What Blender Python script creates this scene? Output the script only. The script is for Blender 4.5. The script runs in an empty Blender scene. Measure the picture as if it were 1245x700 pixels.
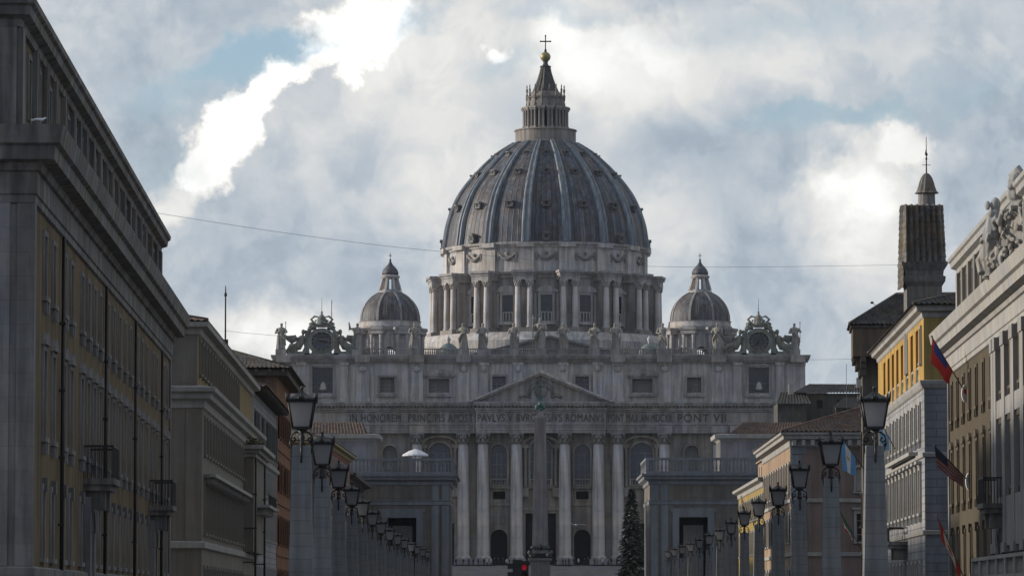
import bpy, bmesh, math, random
from math import sin, cos, pi, radians, atan2, sqrt
random.seed(7)
SC = bpy.context.scene
COL = SC.collection

# ------------------------------------------------------------------ camera
FOC, PITCH, EYE = 5000.0, math.atan(379 / 5000.0), 1.7
cam = bpy.data.cameras.new('camera'); camo = bpy.data.objects.new('camera', cam); COL.objects.link(camo)
cam.sensor_width = 36; cam.lens = 36 * FOC / 1245.0
cam.clip_start = 1; cam.clip_end = 6000
camo.location = (0, 0, EYE); camo.rotation_euler = (pi / 2 + PITCH, 0, 0)
SC.camera = camo

def P(x, y, Y):
    """photograph pixel -> (X, Z) in metres on the plane at distance Y (used to survey the photo)"""
    v = (350 - y) / FOC; u = (x - 622.5) / FOC
    t = Y / (cos(PITCH) - v * sin(PITCH))
    return u * t, EYE + (sin(PITCH) + v * cos(PITCH)) * t

# ------------------------------------------------------------------ sky
SUN_AZ, SUN_EL = radians(-82), radians(15)      # from the left, a little beyond the basilica
W = bpy.data.worlds.new('World'); SC.world = W; W.use_nodes = True
nt = W.node_tree; nt.nodes.clear()

class NB:
    def __init__(s, nt): s.nt = nt
    def n(s, t, **kw):
        nd = s.nt.nodes.new(t)
        for k, v in kw.items(): setattr(nd, k, v)
        return nd
    def put(s, sock, v):
        if isinstance(v, bpy.types.NodeSocket): s.nt.links.new(v, sock)
        else: sock.default_value = v
    def m(s, op, a, b=None, c=None, clamp=False):
        nd = s.n('ShaderNodeMath', operation=op, use_clamp=clamp)
        for i, v in enumerate((a, b, c)):
            if v is not None: s.put(nd.inputs[i], v)
        return nd.outputs[0]
    def mix(s, f, a, b, blend='MIX'):
        nd = s.n('ShaderNodeMix', data_type='RGBA', blend_type=blend)
        s.put(nd.inputs[0], f); s.put(nd.inputs[6], a); s.put(nd.inputs[7], b)
        return nd.outputs[2]
    def ramp(s, v, a, b, lo=0.0, hi=1.0, smooth=True):
        nd = s.n('ShaderNodeMapRange', interpolation_type='SMOOTHSTEP' if smooth else 'LINEAR')
        s.put(nd.inputs[0], v); s.put(nd.inputs[1], a); s.put(nd.inputs[2], b); s.put(nd.inputs[3], lo); s.put(nd.inputs[4], hi)
        return nd.outputs[0]
    def noise(s, vec, scale, detail=4, rough=.5, dist=0.0):
        nd = s.n('ShaderNodeTexNoise'); s.nt.links.new(vec, nd.inputs['Vector'])
        nd.inputs['Scale'].default_value = scale; nd.inputs['Detail'].default_value = detail
        nd.inputs['Roughness'].default_value = rough; nd.inputs['Distortion'].default_value = dist
        return nd
    def sep(s, v):
        nd = s.n('ShaderNodeSeparateXYZ'); s.nt.links.new(v, nd.inputs[0]); return nd.outputs
    def comb(s, x, y, z):
        nd = s.n('ShaderNodeCombineXYZ')
        for i, v in enumerate((x, y, z)): s.put(nd.inputs[i], v)
        return nd.outputs[0]

def build_sky():
    b = NB(nt)
    out = b.n('ShaderNodeOutputWorld'); bg = b.n('ShaderNodeBackground')
    nt.links.new(bg.outputs[0], out.inputs[0]); bg.inputs[1].default_value = 0.1
    sky = b.n('ShaderNodeTexSky', sky_type='NISHITA', sun_disc=False)
    sky.sun_elevation = SUN_EL; sky.sun_rotation = SUN_AZ; sky.air_density = 1.0; sky.dust_density = 1.5
    d = b.n('ShaderNodeTexCoord').outputs['Generated']
    x, y, z = b.sep(d)
    az = b.m('MULTIPLY', b.m('ARCTAN2', x, y), FOC)       # compass angle, scaled so 87 units = 1 degree
    el = b.m('MULTIPLY', b.m('ARCSINE', z), FOC)
    big = b.noise(d, 26, 5, .55); fine = b.noise(d, 95, 7, .6); bill = b.noise(d, 210, 6, .6)
    br, bgc, _ = b.sep(big.outputs['Color']); fr, fg, _ = b.sep(fine.outputs['Color'])
    wx = b.m('ADD', b.m('MULTIPLY', b.m('SUBTRACT', br, .5), 110), b.m('MULTIPLY', b.m('SUBTRACT', fr, .5), 70))
    wy = b.m('ADD', b.m('MULTIPLY', b.m('SUBTRACT', bgc, .5), 110), b.m('MULTIPLY', b.m('SUBTRACT', fg, .5), 70))
    az = b.m('ADD', az, wx); el = b.m('ADD', el, wy)
    edge = b.m('ADD', b.m('MULTIPLY', b.m('SUBTRACT', bill.outputs['Fac'], .5), .9), b.m('MULTIPLY', b.m('SUBTRACT', fine.outputs['Fac'], .5), .5))
    def blob(px, py, rx, ry, rot, soft):
        cx, cy = px - 622.5, 729 - py
        c, s_ = cos(radians(rot)), sin(radians(rot))
        dx = b.m('SUBTRACT', az, cx); dy = b.m('SUBTRACT', el, cy)
        u = b.m('ADD', b.m('MULTIPLY', dx, c / rx), b.m('MULTIPLY', dy, s_ / rx))
        v = b.m('ADD', b.m('MULTIPLY', dx, -s_ / ry), b.m('MULTIPLY', dy, c / ry))
        r = b.m('SQRT', b.m('ADD', b.m('MULTIPLY', u, u), b.m('MULTIPLY', v, v)))
        r = b.m('ADD', r, b.m('MULTIPLY', edge, min(1, 1.3 - soft)))
        return b.ramp(r, 1 - soft, 1 + soft, 1, 0)
    L = b.m('ADD', .60, b.m('MULTIPLY', b.m('SUBTRACT', big.outputs['Fac'], .45), .22))
    L = b.m('ADD', L, b.m('MULTIPLY', b.m('SUBTRACT', fine.outputs['Fac'], .5), .16))
    L = b.m('ADD', L, b.m('MULTIPLY', b.m('SUBTRACT', bill.outputs['Fac'], .5), .10))
    puff = b.noise(d, 60, 9, .58, .6); puff2 = b.noise(d, 24, 8, .55, .4)
    L = b.m('ADD', L, b.m('MULTIPLY', b.m('SUBTRACT', b.ramp(puff.outputs['Fac'], .42, .58), .5), .075))
    L = b.m('ADD', L, b.m('MULTIPLY', b.m('SUBTRACT', b.ramp(puff2.outputs['Fac'], .44, .56), .5), .07))
    # cloud thickness: (x, y, rx, ry, rotation, softness, lighter / darker)
    for bl in SKY_BLOBS:
        L = b.m('ADD', L, b.m('MULTIPLY', blob(*bl[:6]), bl[6]))
    blue = None
    for bl in SKY_BLUE:
        m_ = b.m('MULTIPLY', blob(*bl[:6]), bl[6])
        blue = m_ if blue is None else b.m('MAXIMUM', blue, m_)
    # unseen sky behind the camera, dimmed by hand to tune fill on the fronts
    L = b.m('MULTIPLY', L, b.ramp(y, -.5, .6, SKY_BACK, 1.0))
    L = b.m('MAXIMUM', L, .02)
    t = b.ramp(L, .35, .85)
    tint = b.mix(t, (.77, .945, 1.14, 1), (1.0, .995, .97, 1))
    tint = b.mix(b.ramp(y, -.3, .3, .75, 0.0), tint, (.85, .94, 1.15, 1))  # rear sky blued as well, for a cool fill on the fronts
    vv = b.n('ShaderNodeVectorMath', operation='SCALE'); nt.links.new(tint, vv.inputs[0]); b.put(vv.inputs['Scale'], b.m('MULTIPLY', L, 10.0))
    sk = b.mix(1.0, sky.outputs[0], (1.30, 1.45, 1.72, 1), 'MULTIPLY')
    col = b.mix(blue, vv.outputs[0], sk)
    nt.links.new(col, bg.inputs[0])

SKY_BACK = .74
SKY_BLOBS = [
    # the bright edge of the big cloud, upper left
    (205, 268, 20, 40, -28, .6, .30), (246, 196, 33, 50, -30, .28, .5), (284, 140, 30, 44, -36, .25, .55), (320, 102, 34, 24, 25, .25, .5),
    (428, 36, 76, 34, 14, .26, .42), (392, 50, 36, 30, 0, .3, .2), (470, 10, 46, 24, 10, .4, .4), (408, 88, 17, 18, 0, .35, .4), (460, 60, 60, 30, 20, .9, .15), (356, 76, 30, 20, 30, .3, .4),
    (345, 415, 70, 36, 0, .9, .45),
    # soft pale masses
    (480, 95, 150, 70, 20, .9, .17), (560, 230, 70, 60, 0, .9, .14), (755, 70, 105, 65, -20, .55, .17), (790, 40, 50, 40, 0, .4, .10), (700, 60, 40, 45, 0, .5, .12),
    (725, 110, 60, 80, 0, .8, .2), (612, 66, 14, 9, 0, .5, .35), (900, 90, 120, 60, 0, .9, .12),
    (1075, 205, 85, 55, 20, .35, .18), (1010, 260, 60, 70, -20, .5, .16), (1105, 172, 45, 26, 10, .3, .16), (1050, 230, 30, 24, 0, .4, .08), (990, 215, 24, 30, 0, .5, .10), (1060, 300, 60, 60, 0, .9, .15),
    (800, 260, 50, 40, 0, .9, .16),
    # grey bellies
    (165, 190, 70, 90, 20, .8, -.09), (130, 60, 130, 60, 0, .9, -.05), (1200, 210, 70, 120, 0, .8, -.12),
    (870, 190, 90, 60, 0, .9, -.08), (420, 310, 160, 60, 0, .9, -.05), (900, 330, 120, 50, 0, .9, -.05), (1130, 40, 160, 40, 0, .9, -.04),
]
SKY_BLUE = [
    (295, 72, 80, 20, 14, .55, .95), (335, 60, 30, 14, 20, .5, .95), (505, 22, 40, 16, 20, .7, .5), (1010, 140, 130, 15, 4, .6, .75), (215, 110, 60, 26, 20, .8, .55),
    (690, 12, 60, 10, 0, .8, .4), (1170, 110, 60, 25, 10, .8, .4), (620, 80, 40, 14, 20, .8, .4), (940, 35, 140, 20, 0, .9, .35), (190, 215, 40, 30, 0, .8, .25),
]
build_sky()

sun = bpy.data.lights.new('sun', 'SUN'); suno = bpy.data.objects.new('sun', sun); COL.objects.link(suno)
sun.energy = 4.2; sun.angle = radians(2.5); sun.color = (1.0, .90, .78)
from mathutils import Vector, Matrix
sd = Vector((sin(SUN_AZ) * cos(SUN_EL), cos(SUN_AZ) * cos(SUN_EL), sin(SUN_EL)))
suno.rotation_euler = sd.to_track_quat('Z', 'Y').to_euler(); suno.location = (-200, 200, 300)

vs = SC.view_settings
vs.view_transform = 'Standard'; vs.look = 'None'; vs.gamma = 1; vs.exposure = 0; vs.use_curve_mapping = False
SC.render.engine = 'CYCLES'
SC.cycles.max_bounces = 5; SC.cycles.diffuse_bounces = 3; SC.cycles.glossy_bounces = 2; SC.cycles.transmission_bounces = 3
SC.cycles.volume_bounces = 0

# ------------------------------------------------------------------ materials
MATS = {}
def mat(name, col, rough=.85, var=.25, scale=.4, streak=0.0, blocks=None, joint=.55, bump=.25, spec=.3, metal=0.0, fine=6.0):
    """procedural surface: blotches, fine grain, rain streaks with a shape of their own, optional stone courses (w, h)"""
    if name in MATS: return MATS[name]
    m = bpy.data.materials.new(name); m.use_nodes = True; MATS[name] = m
    b = NB(m.node_tree); bs = m.node_tree.nodes['Principled BSDF']
    co = b.n('ShaderNodeTexCoord').outputs['Object']
    n1 = b.noise(co, scale, 5, .6); n2 = b.noise(co, scale * fine, 4, .65)
    f = b.m('ADD', b.m('MULTIPLY', b.ramp(n1.outputs['Fac'], .25, .75), .65), b.m('MULTIPLY', n2.outputs['Fac'], .35))
    f = b.m('ADD', 1 - var, b.m('MULTIPLY', f, 2 * var))
    if streak:
        mp = b.n('ShaderNodeMapping'); m.node_tree.links.new(co, mp.inputs[0]); mp.inputs['Scale'].default_value = (1, 1, .07)
        n3 = b.noise(mp.outputs[0], max(scale * 4, .8), 4, .6)
        f = b.m('MULTIPLY', f, b.ramp(n3.outputs['Fac'], .38, .62, 1 - streak, 1.0))
    h = n2.outputs['Fac']
    if blocks:
        x, y, z = b.sep(co)
        br = b.n('ShaderNodeTexBrick'); m.node_tree.links.new(b.comb(b.m('ADD', x, y), z, 0.0), br.inputs['Vector'])
        br.inputs['Scale'].default_value = 1; br.inputs['Brick Width'].default_value = blocks[0]; br.inputs['Row Height'].default_value = blocks[1]
        br.inputs['Mortar Size'].default_value = blocks[2] if len(blocks) > 2 else .03
        br.inputs['Color1'].default_value = (1, 1, 1, 1); br.inputs['Color2'].default_value = (.86, .86, .86, 1); br.inputs['Mortar'].default_value = (joint,) * 3 + (1,)
        f = b.m('MULTIPLY', f, b.sep(br.outputs['Color'])[0])
        h = b.m('SUBTRACT', h, b.m('MULTIPLY', br.outputs['Fac'], 1.5))
    n5 = b.noise(co, scale * .6, 4, .6)
    hue = b.mix(b.ramp(n5.outputs['Fac'], .35, .65), (col[0] * (1 + .16 * var), col[1], col[2] * (1 - .25 * var), 1), (col[0] * (1 - .16 * var), col[1], col[2] * (1 + .25 * var), 1))
    v = b.n('ShaderNodeVectorMath', operation='SCALE'); m.node_tree.links.new(hue, v.inputs[0]); b.put(v.inputs['Scale'], f)
    m.node_tree.links.new(v.outputs[0], bs.inputs['Base Color'])
    bs.inputs['Roughness'].default_value = rough; bs.inputs['Metallic'].default_value = metal; bs.inputs['Specular IOR Level'].default_value = spec
    if bump:
        bp = b.n('ShaderNodeBump'); bp.inputs['Strength'].default_value = bump; bp.inputs['Distance'].default_value = .05
        m.node_tree.links.new(h, bp.inputs['Height']); m.node_tree.links.new(bp.outputs[0], bs.inputs['Normal'])
    return m

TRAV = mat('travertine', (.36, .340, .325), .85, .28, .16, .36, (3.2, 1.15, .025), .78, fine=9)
TRAVB = mat('travertine_brown_shaded', (.27, .245, .215), .88, .3, .2, .4, (3.2, 1.15, .025), .78, fine=9)  # browner stone for the lower facade, shade behind the columns put into its colour
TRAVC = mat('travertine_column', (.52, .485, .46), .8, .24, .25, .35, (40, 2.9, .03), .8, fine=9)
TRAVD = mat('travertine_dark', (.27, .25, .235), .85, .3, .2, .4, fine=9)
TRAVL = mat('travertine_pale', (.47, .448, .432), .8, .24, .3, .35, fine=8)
STATUE = mat('weathered_statue_stone', (.30, .29, .27), .9, .35, .5, .35, fine=5)
MOSS = mat('mossy_clock_stone', (.23, .235, .20), .9, .35, .5, .35, fine=5)
GLASS = mat('dark_window_glass', (.018, .022, .028), .12, .3, .8, spec=.6, bump=.04)
DARK = mat('dark_opening', (.012, .012, .014), .7, .3, .5)
IRON = mat('black_iron', (.012, .012, .013), .5, .2, 3, spec=.4)
LEADG = mat('lead_grey', (.16, .165, .175), .55, .3, .5, .35)
COPPER = mat('verdigris_bronze', (.055, .125, .105), .6, .3, 1.5)
GOLD = mat('dull_gilt_ball', (.28, .24, .11), .45, .25, .8, metal=.35)
TILE = mat('terracotta_tile', (.135, .095, .075), .9, .45, .9, .25, fine=4)
TILED = mat('lichen_grey_tile', (.085, .078, .07), .9, .5, .9, .25, fine=4)
TILET = mat('weathered_turret_tile', (.17, .15, .125), .9, .5, 1.2, .3, fine=4)
TILEO = mat('orange_tile', (.13, .095, .075), .9, .4, .9, fine=4)

def dome_lead(name, c1, c2, nstripe):
    """standing-seam lead sheets: vertical strips round the dome, stained brown and blue-grey"""
    m = bpy.data.materials.new(name); m.use_nodes = True
    b = NB(m.node_tree); bs = m.node_tree.nodes['Principled BSDF']
    co = b.n('ShaderNodeTexCoord').outputs['Object']; x, y, z = b.sep(co)
    a = b.m('ARCTAN2', x, b.m('MULTIPLY', y, -1))
    st = b.m('MULTIPLY', a, nstripe / (2 * pi))
    idx = b.m('FLOOR', st); row = b.m('FLOOR', b.m('MULTIPLY', z, .55))
    wn = b.n('ShaderNodeTexWhiteNoise', noise_dimensions='2D'); m.node_tree.links.new(b.comb(idx, row, 0.0), wn.inputs['Vector'])
    wn2 = b.n('ShaderNodeTexWhiteNoise', noise_dimensions='1D'); m.node_tree.links.new(idx, wn2.inputs['W'])
    fr = b.m('ABSOLUTE', b.m('SUBTRACT', b.m('FRACT', st), .5))
    seam = b.ramp(fr, .38, .46, 1.0, .45)
    n1 = b.noise(co, .22, 5, .65); mp = b.n('ShaderNodeMapping'); m.node_tree.links.new(co, mp.inputs[0]); mp.inputs['Scale'].default_value = (1, 1, .12)
    n2 = b.noise(mp.outputs[0], .9, 5, .65)
    n4 = b.noise(mp.outputs[0], 3.0, 4, .7)
    c = b.mix(b.ramp(n1.outputs['Fac'], .38, .62), c1 + (1,), c2 + (1,))
    k = b.m('MULTIPLY', seam, b.m('ADD', .60, b.m('MULTIPLY', wn.outputs['Value'], .4)))
    k = b.m('MULTIPLY', k, b.m('ADD', .65, b.m('MULTIPLY', wn2.outputs['Value'], .6)))
    k = b.m('MULTIPLY', k, b.ramp(n2.outputs['Fac'], .35, .65, .5, 1.25)); k = b.m('MULTIPLY', k, b.ramp(n4.outputs['Fac'], .3, .7, .6, 1.3))
    v = b.n('ShaderNodeVectorMath', operation='SCALE'); m.node_tree.links.new(c, v.inputs[0]); b.put(v.inputs['Scale'], k)
    m.node_tree.links.new(v.outputs[0], bs.inputs['Base Color']); bs.inputs['Roughness'].default_value = .6
    bp = b.n('ShaderNodeBump'); bp.inputs['Strength'].default_value = .6; bp.inputs['Distance'].default_value = .2
    m.node_tree.links.new(b.m('SUBTRACT', 1.0, seam), bp.inputs['Height']); m.node_tree.links.new(bp.outputs[0], bs.inputs['Normal'])
    return m

# ------------------------------------------------------------------ mesh helpers
def ident(a, d, z): return (a, d, z)

class MB:
    def __init__(s, f=ident): s.v = []; s.f = []; s.mi = []; s.sm = []; s.fn = f; s.m = 0
    def add(s, pts): i = len(s.v); s.v.extend(s.fn(*p) for p in pts); return i
    def face(s, ids, sm=False): s.f.append(ids); s.mi.append(s.m); s.sm.append(sm)
    def quad(s, a, b, c, d): i = s.add((a, b, c, d)); s.face((i, i + 1, i + 2, i + 3))
    def poly(s, pts): i = s.add(pts); s.face(tuple(range(i, i + len(pts))))
    def box(s, x0, x1, y0, y1, z0, z1):
        i = s.add([(x, y, z) for z in (z0, z1) for x, y in ((x0, y0), (x1, y0), (x1, y1), (x0, y1))])
        for q in ((0, 3, 2, 1), (4, 5, 6, 7), (0, 1, 5, 4), (1, 2, 6, 5), (2, 3, 7, 6), (3, 0, 4, 7)): s.face(tuple(i + k for k in q))
    def hexa(s, p8):
        i = s.add(p8)
        for q in ((0, 3, 2, 1), (4, 5, 6, 7), (0, 1, 5, 4), (1, 2, 6, 5), (2, 3, 7, 6), (3, 0, 4, 7)): s.face(tuple(i + k for k in q))
    def prism(s, pts, d0, d1):
        """polygon (a, z) extruded in depth d0..d1"""
        n = len(pts); i = s.add([(a, d0, z) for a, z in pts] + [(a, d1, z) for a, z in pts])
        s.face(tuple(i + k for k in range(n))); s.face(tuple(i + n + k for k in reversed(range(n))))
        for k in range(n): s.face((i + k, i + n + k, i + n + (k + 1) % n, i + (k + 1) % n))
    def loft(s, rings, closed=True, caps=True, sm=True):
        n = len(rings[0]); base = [s.add(r) for r in rings]
        for k in range(len(rings) - 1):
            for j in range(n if closed else n - 1):
                j2 = (j + 1) % n; s.face((base[k] + j, base[k] + j2, base[k + 1] + j2, base[k + 1] + j), sm)
        if caps and closed:
            s.face(tuple(base[0] + j for j in reversed(range(n)))); s.face(tuple(base[-1] + j for j in range(n)))
    def lathe(s, prof, cx=0, cy=0, n=24, sm=True, caps=True, a0=0.0):
        s.loft([[(cx + r * cos(a0 + 2 * pi * j / n), cy + r * sin(a0 + 2 * pi * j / n), z) for j in range(n)] for r, z in prof], sm=sm, caps=caps)
    def tube(s, pts, r, n=6, sm=True):
        pts = [Vector(p) for p in pts]; rr = r if isinstance(r, (list, tuple)) else [r] * len(pts)
        rings = []
        for k, p in enumerate(pts):
            t = (pts[min(k + 1, len(pts) - 1)] - pts[max(k - 1, 0)]).normalized()
            u = t.orthogonal().normalized() if k == 0 else (u - t * u.dot(t)).normalized()
            w = t.cross(u)
            rings.append([tuple(p + (u * cos(2 * pi * j / n) + w * sin(2 * pi * j / n)) * rr[k]) for j in range(n)])
        s.loft(rings, sm=sm)
    def ell(s, c, r, n=10, m=7):
        rings = []
        for k in range(m):
            t = -pi / 2 + pi * (k + .5) / m
            rings.append([(c[0] + r[0] * cos(t) * cos(2 * pi * j / n), c[1] + r[1] * cos(t) * sin(2 * pi * j / n), c[2] + r[2] * sin(t)) for j in range(n)])
        s.loft(rings)
    def mesh(s, name, mats):
        me = bpy.data.meshes.new(name); me.from_pydata(s.v, [], s.f)
        me.polygons.foreach_set('material_index', s.mi); me.polygons.foreach_set('use_smooth', s.sm)
        for m in (mats if isinstance(mats, (list, tuple)) else [mats]): me.materials.append(m)
        me.update(); return me

def obj(name, me, parent=None, loc=(0, 0, 0), rotz=0.0):
    o = bpy.data.objects.new(name, me); COL.objects.link(o)
    if parent: o.parent = parent
    o.location = loc; o.rotation_euler = (0, 0, rotz); return o
def part(name, mb, mats, parent, loc=(0, 0, 0), rotz=0.0): return obj(name, mb.mesh(name, mats), parent, loc, rotz)
def pieces(name, mb, mats, parent):
    """one part object for each separate piece of the mesh (pieces that touch stay together)"""
    par = list(range(len(mb.v)))
    def find(i):
        while par[i] != i: par[i] = par[par[i]]; i = par[i]
        return i
    for f in mb.f:
        r = find(f[0])
        for i in f[1:]: par[find(i)] = r
    comp = {}
    for k, f in enumerate(mb.f): comp.setdefault(find(f[0]), []).append(k)
    bb = []
    for fs in comp.values():
        vs_ = [mb.v[i] for k in fs for i in mb.f[k]]
        bb.append([fs, [min(v[q] for v in vs_) for q in range(3)], [max(v[q] for v in vs_) for q in range(3)]])
    merged = True
    while merged:
        merged = False; out = []
        for b_ in bb:
            for o in out:
                if all(b_[1][q] <= o[2][q] + .01 and o[1][q] <= b_[2][q] + .01 for q in range(3)):
                    o[0] = o[0] + b_[0]; o[1] = [min(x, y) for x, y in zip(o[1], b_[1])]; o[2] = [max(x, y) for x, y in zip(o[2], b_[2])]; merged = True; break
            else: out.append(b_)
        bb = out
    res = []
    for fs, lo, hi in bb:
        m = MB(); idx = {}
        for k in fs:
            ids = []
            for i in mb.f[k]:
                if i not in idx: idx[i] = len(m.v); m.v.append(mb.v[i])
                ids.append(idx[i])
            m.f.append(tuple(ids)); m.mi.append(mb.mi[k]); m.sm.append(mb.sm[k])
        res.append(obj(name, m.mesh(name, mats), parent))
    return res
def tag(o, label, cat, group=None):
    o['label'] = label; o['category'] = cat
    if group: o['group'] = group
    return o
def thing(name, label, cat, loc=(0, 0, 0), rotz=0.0, group=None): return tag(obj(name, None, None, loc, rotz), label, cat, group)
def struct(name, mb, mats):
    o = part(name, mb, mats, None); o['kind'] = 'structure'; return o
def copytree(o, parent=None, loc=None, rotz=None):
    c = o.copy(); COL.objects.link(c)
    if parent: c.parent = parent
    if loc is not None: c.location = loc
    if rotz is not None: c.rotation_euler = (0, 0, rotz)
    for ch in o.children: copytree(ch, c)
    return c
def remesh(mb, name, voxel, mats, smooth=2):
    me = mb.mesh(name + '_raw', mats); o = bpy.data.objects.new(name + '_raw', me); COL.objects.link(o)
    m = o.modifiers.new('r', 'REMESH'); m.mode = 'VOXEL'; m.voxel_size = voxel; m.use_smooth_shade = True
    if smooth: s_ = o.modifiers.new('s', 'SMOOTH'); s_.iterations = smooth; s_.factor = .5
    dg = bpy.context.evaluated_depsgraph_get(); dg.update()
    out = bpy.data.meshes.new_from_object(o.evaluated_get(dg), preserve_all_data_layers=False, depsgraph=dg)
    out.name = name; bpy.data.objects.remove(o); bpy.data.meshes.remove(me)
    if not out.materials:
        for mm in (mats if isinstance(mats, (list, tuple)) else [mats]): out.materials.append(mm)
    return out

def wall(mb, a0, a1, z0, z1, holes, depth, d=0.0, arch=()):
    """wall sheet at depth d with real openings (a0,a1,z0,z1) and reveals; openings in arch get a round head"""
    A = sorted({a0, a1} | {h[k] for h in holes for k in (0, 1)}); Z = sorted({z0, z1} | {h[k] for h in holes for k in (2, 3)})
    A = [a for a in A if a0 <= a <= a1]; Z = [z for z in Z if z0 <= z <= z1]
    for j in range(len(Z) - 1):
        run = None; zc = (Z[j] + Z[j + 1]) / 2
        for i in range(len(A) - 1):
            ac = (A[i] + A[i + 1]) / 2
            hit = any(h[0] < ac < h[1] and h[2] < zc < h[3] for h in holes)
            if not hit and run is None: run = A[i]
            if run is not None and (hit or i == len(A) - 2):
                e = A[i] if hit else A[i + 1]
                mb.quad((run, d, Z[j]), (e, d, Z[j]), (e, d, Z[j + 1]), (run, d, Z[j + 1])); run = None
    for k, (x0, x1, y0, y1) in enumerate(holes):
        e = d + depth
        if k in arch:
            r = (x1 - x0) / 2; zs = y1 - r; cx = (x0 + x1) / 2; n = 10
            for sgn in (-1, 1):
                arc = [(cx + sgn * r * cos(pi / 2 * t / n), zs + r * sin(pi / 2 * t / n)) for t in range(n + 1)]
                for t in range(n):
                    p, q = arc[t], arc[t + 1]; xs = cx + sgn * r
                    mb.quad((p[0], d, p[1]), (q[0], d, q[1]), (q[0], d, y1), (p[0], d, y1)) if t else mb.quad((xs, d, p[1]), (q[0], d, q[1]), (q[0], d, y1), (xs, d, y1))
                    mb.quad((p[0], d, p[1]), (q[0], d, q[1]), (q[0], e, q[1]), (p[0], e, p[1]))
            y1 = zs
        else: mb.quad((x0, d, y1), (x1, d, y1), (x1, e, y1), (x0, e, y1))
        mb.quad((x0, d, y0), (x1, d, y0), (x1, e, y0), (x0, e, y0))
        mb.quad((x0, d, y0), (x0, d, y1), (x0, e, y1), (x0, e, y0)); mb.quad((x1, d, y0), (x1, d, y1), (x1, e, y1), (x1, e, y0))

def ringwalk(mb, prof, x0, x1, y0, y1):
    """moulding profile (projection, z) carried right round a rectangular block with mitred corners"""
    mb.loft([[(x0 - p, y0 - p, z), (x1 + p, y0 - p, z), (x1 + p, y1 + p, z), (x0 - p, y1 + p, z)] for p, z in prof], caps=False, sm=False)

def tiles(mb, A, B, C, D, w=.28, rowh=.5, r=.09):
    """pantile roof slope: eave A-B, ridge D-C; real corrugation with stepped courses"""
    A, B, C, D = map(Vector, (A, B, C, D)); nrm = (B - A).cross(D - A).normalized()
    if nrm.z < 0: nrm = -nrm
    n = max(3, int((B - A).length / w)); m = max(2, int(((D - A).length + (C - B).length) / 2 / rowh))
    n = min(n, 150); m = min(m, 26)
    rings = []
    for j in range(m):
        for t, lift in ((j / m, .05), ((j + .98) / m, 0.0)):
            row = []
            for i in range(2 * n + 1):
                s_ = i / (2 * n); p = (A.lerp(B, s_)).lerp(D.lerp(C, s_), t)
                row.append(tuple(p + nrm * ((r if i % 2 else -r * .4) + lift + random.uniform(-.02, .02))))
            rings.append(row)
    mb.loft(rings, closed=False, sm=False)

def hiproof(mb, x0, x1, y0, y1, z, h, ov=.6, hip=None, w=.4):
    """hipped tile roof over a rectangle, ridge along the longer side"""
    X0, X1, Y0, Y1 = x0 - ov, x1 + ov, y0 - ov, y1 + ov
    if X1 - X0 > Y1 - Y0:
        i = (Y1 - Y0) / 2 if hip is None else hip; r0, r1 = (X0 + i, (Y0 + Y1) / 2, z + h), (X1 - i, (Y0 + Y1) / 2, z + h)
        tiles(mb, (X0, Y0, z), (X1, Y0, z), r1, r0, w); tiles(mb, (X1, Y1, z), (X0, Y1, z), r0, r1, w)
        tiles(mb, (X0, Y1, z), (X0, Y0, z), r0, r0, w); tiles(mb, (X1, Y0, z), (X1, Y1, z), r1, r1, w)
        ridge = (r0, r1)
    else:
        i = (X1 - X0) / 2 if hip is None else hip; r0, r1 = ((X0 + X1) / 2, Y0 + i, z + h), ((X0 + X1) / 2, Y1 - i, z + h)
        tiles(mb, (X0, Y1, z), (X0, Y0, z), r0, r1, w); tiles(mb, (X1, Y0, z), (X1, Y1, z), r1, r0, w)
        tiles(mb, (X0, Y0, z), (X1, Y0, z), r0, r0, w); tiles(mb, (X1, Y1, z), (X0, Y1, z), r1, r1, w)
        ridge = (r0, r1)
    for c, rr in (((X0, Y0, z), ridge[0]), ((X1, Y1, z), ridge[1]), ((X0, Y1, z), ridge[0] if X1 - X0 > Y1 - Y0 else ridge[1]), ((X1, Y0, z), ridge[1] if X1 - X0 > Y1 - Y0 else ridge[0])):
        mb.tube([(c[0], c[1], c[2] + .1), (rr[0], rr[1], rr[2] + .1)], .14, 6)
    mb.tube([(r0[0], r0[1], r0[2] + .1), (r1[0], r1[1], r1[2] + .1)], .16, 6)
    mb.quad((X0, Y0, z - .03), (X1, Y0, z - .03), (X1, Y1, z - .03), (X0, Y1, z - .03))

def balustrade(mb, a0, a1, d0, d1, z0, h, step=.5, pier=4.5, r=.13):
    """pierced stone parapet between piers, run along a"""
    mb.box(a0, a1, d0, d1, z0, z0 + .14 * h); mb.box(a0, a1, d0 - .04, d1 + .04, z0 + .84 * h, z0 + h)
    n = max(1, round((a1 - a0) / pier)); L = (a1 - a0) / n; dc = (d0 + d1) / 2
    for k in range(n + 1):
        c = a0 + k * L; mb.box(max(a0, c - .45), min(a1, c + .45), d0 - .02, d1 + .02, z0 + .14 * h, z0 + .84 * h)
    for k in range(n):
        m = max(1, int((L - .9) / step))
        for j in range(m):
            c = a0 + k * L + .45 + (j + .5) * (L - .9) / m
            mb.lathe([(r * .55, z0 + .14 * h), (r, z0 + .34 * h), (r * .45, z0 + .66 * h), (r * .6, z0 + .84 * h)], c, dc, 6, caps=False)

ORD = ['first', 'second', 'third', 'fourth', 'fifth', 'sixth', 'seventh', 'eighth', 'ninth', 'tenth', 'eleventh', 'twelfth', 'thirteenth', 'fourteenth',
       'fifteenth', 'sixteenth', 'seventeenth', 'eighteenth', 'nineteenth', 'twentieth']

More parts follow.
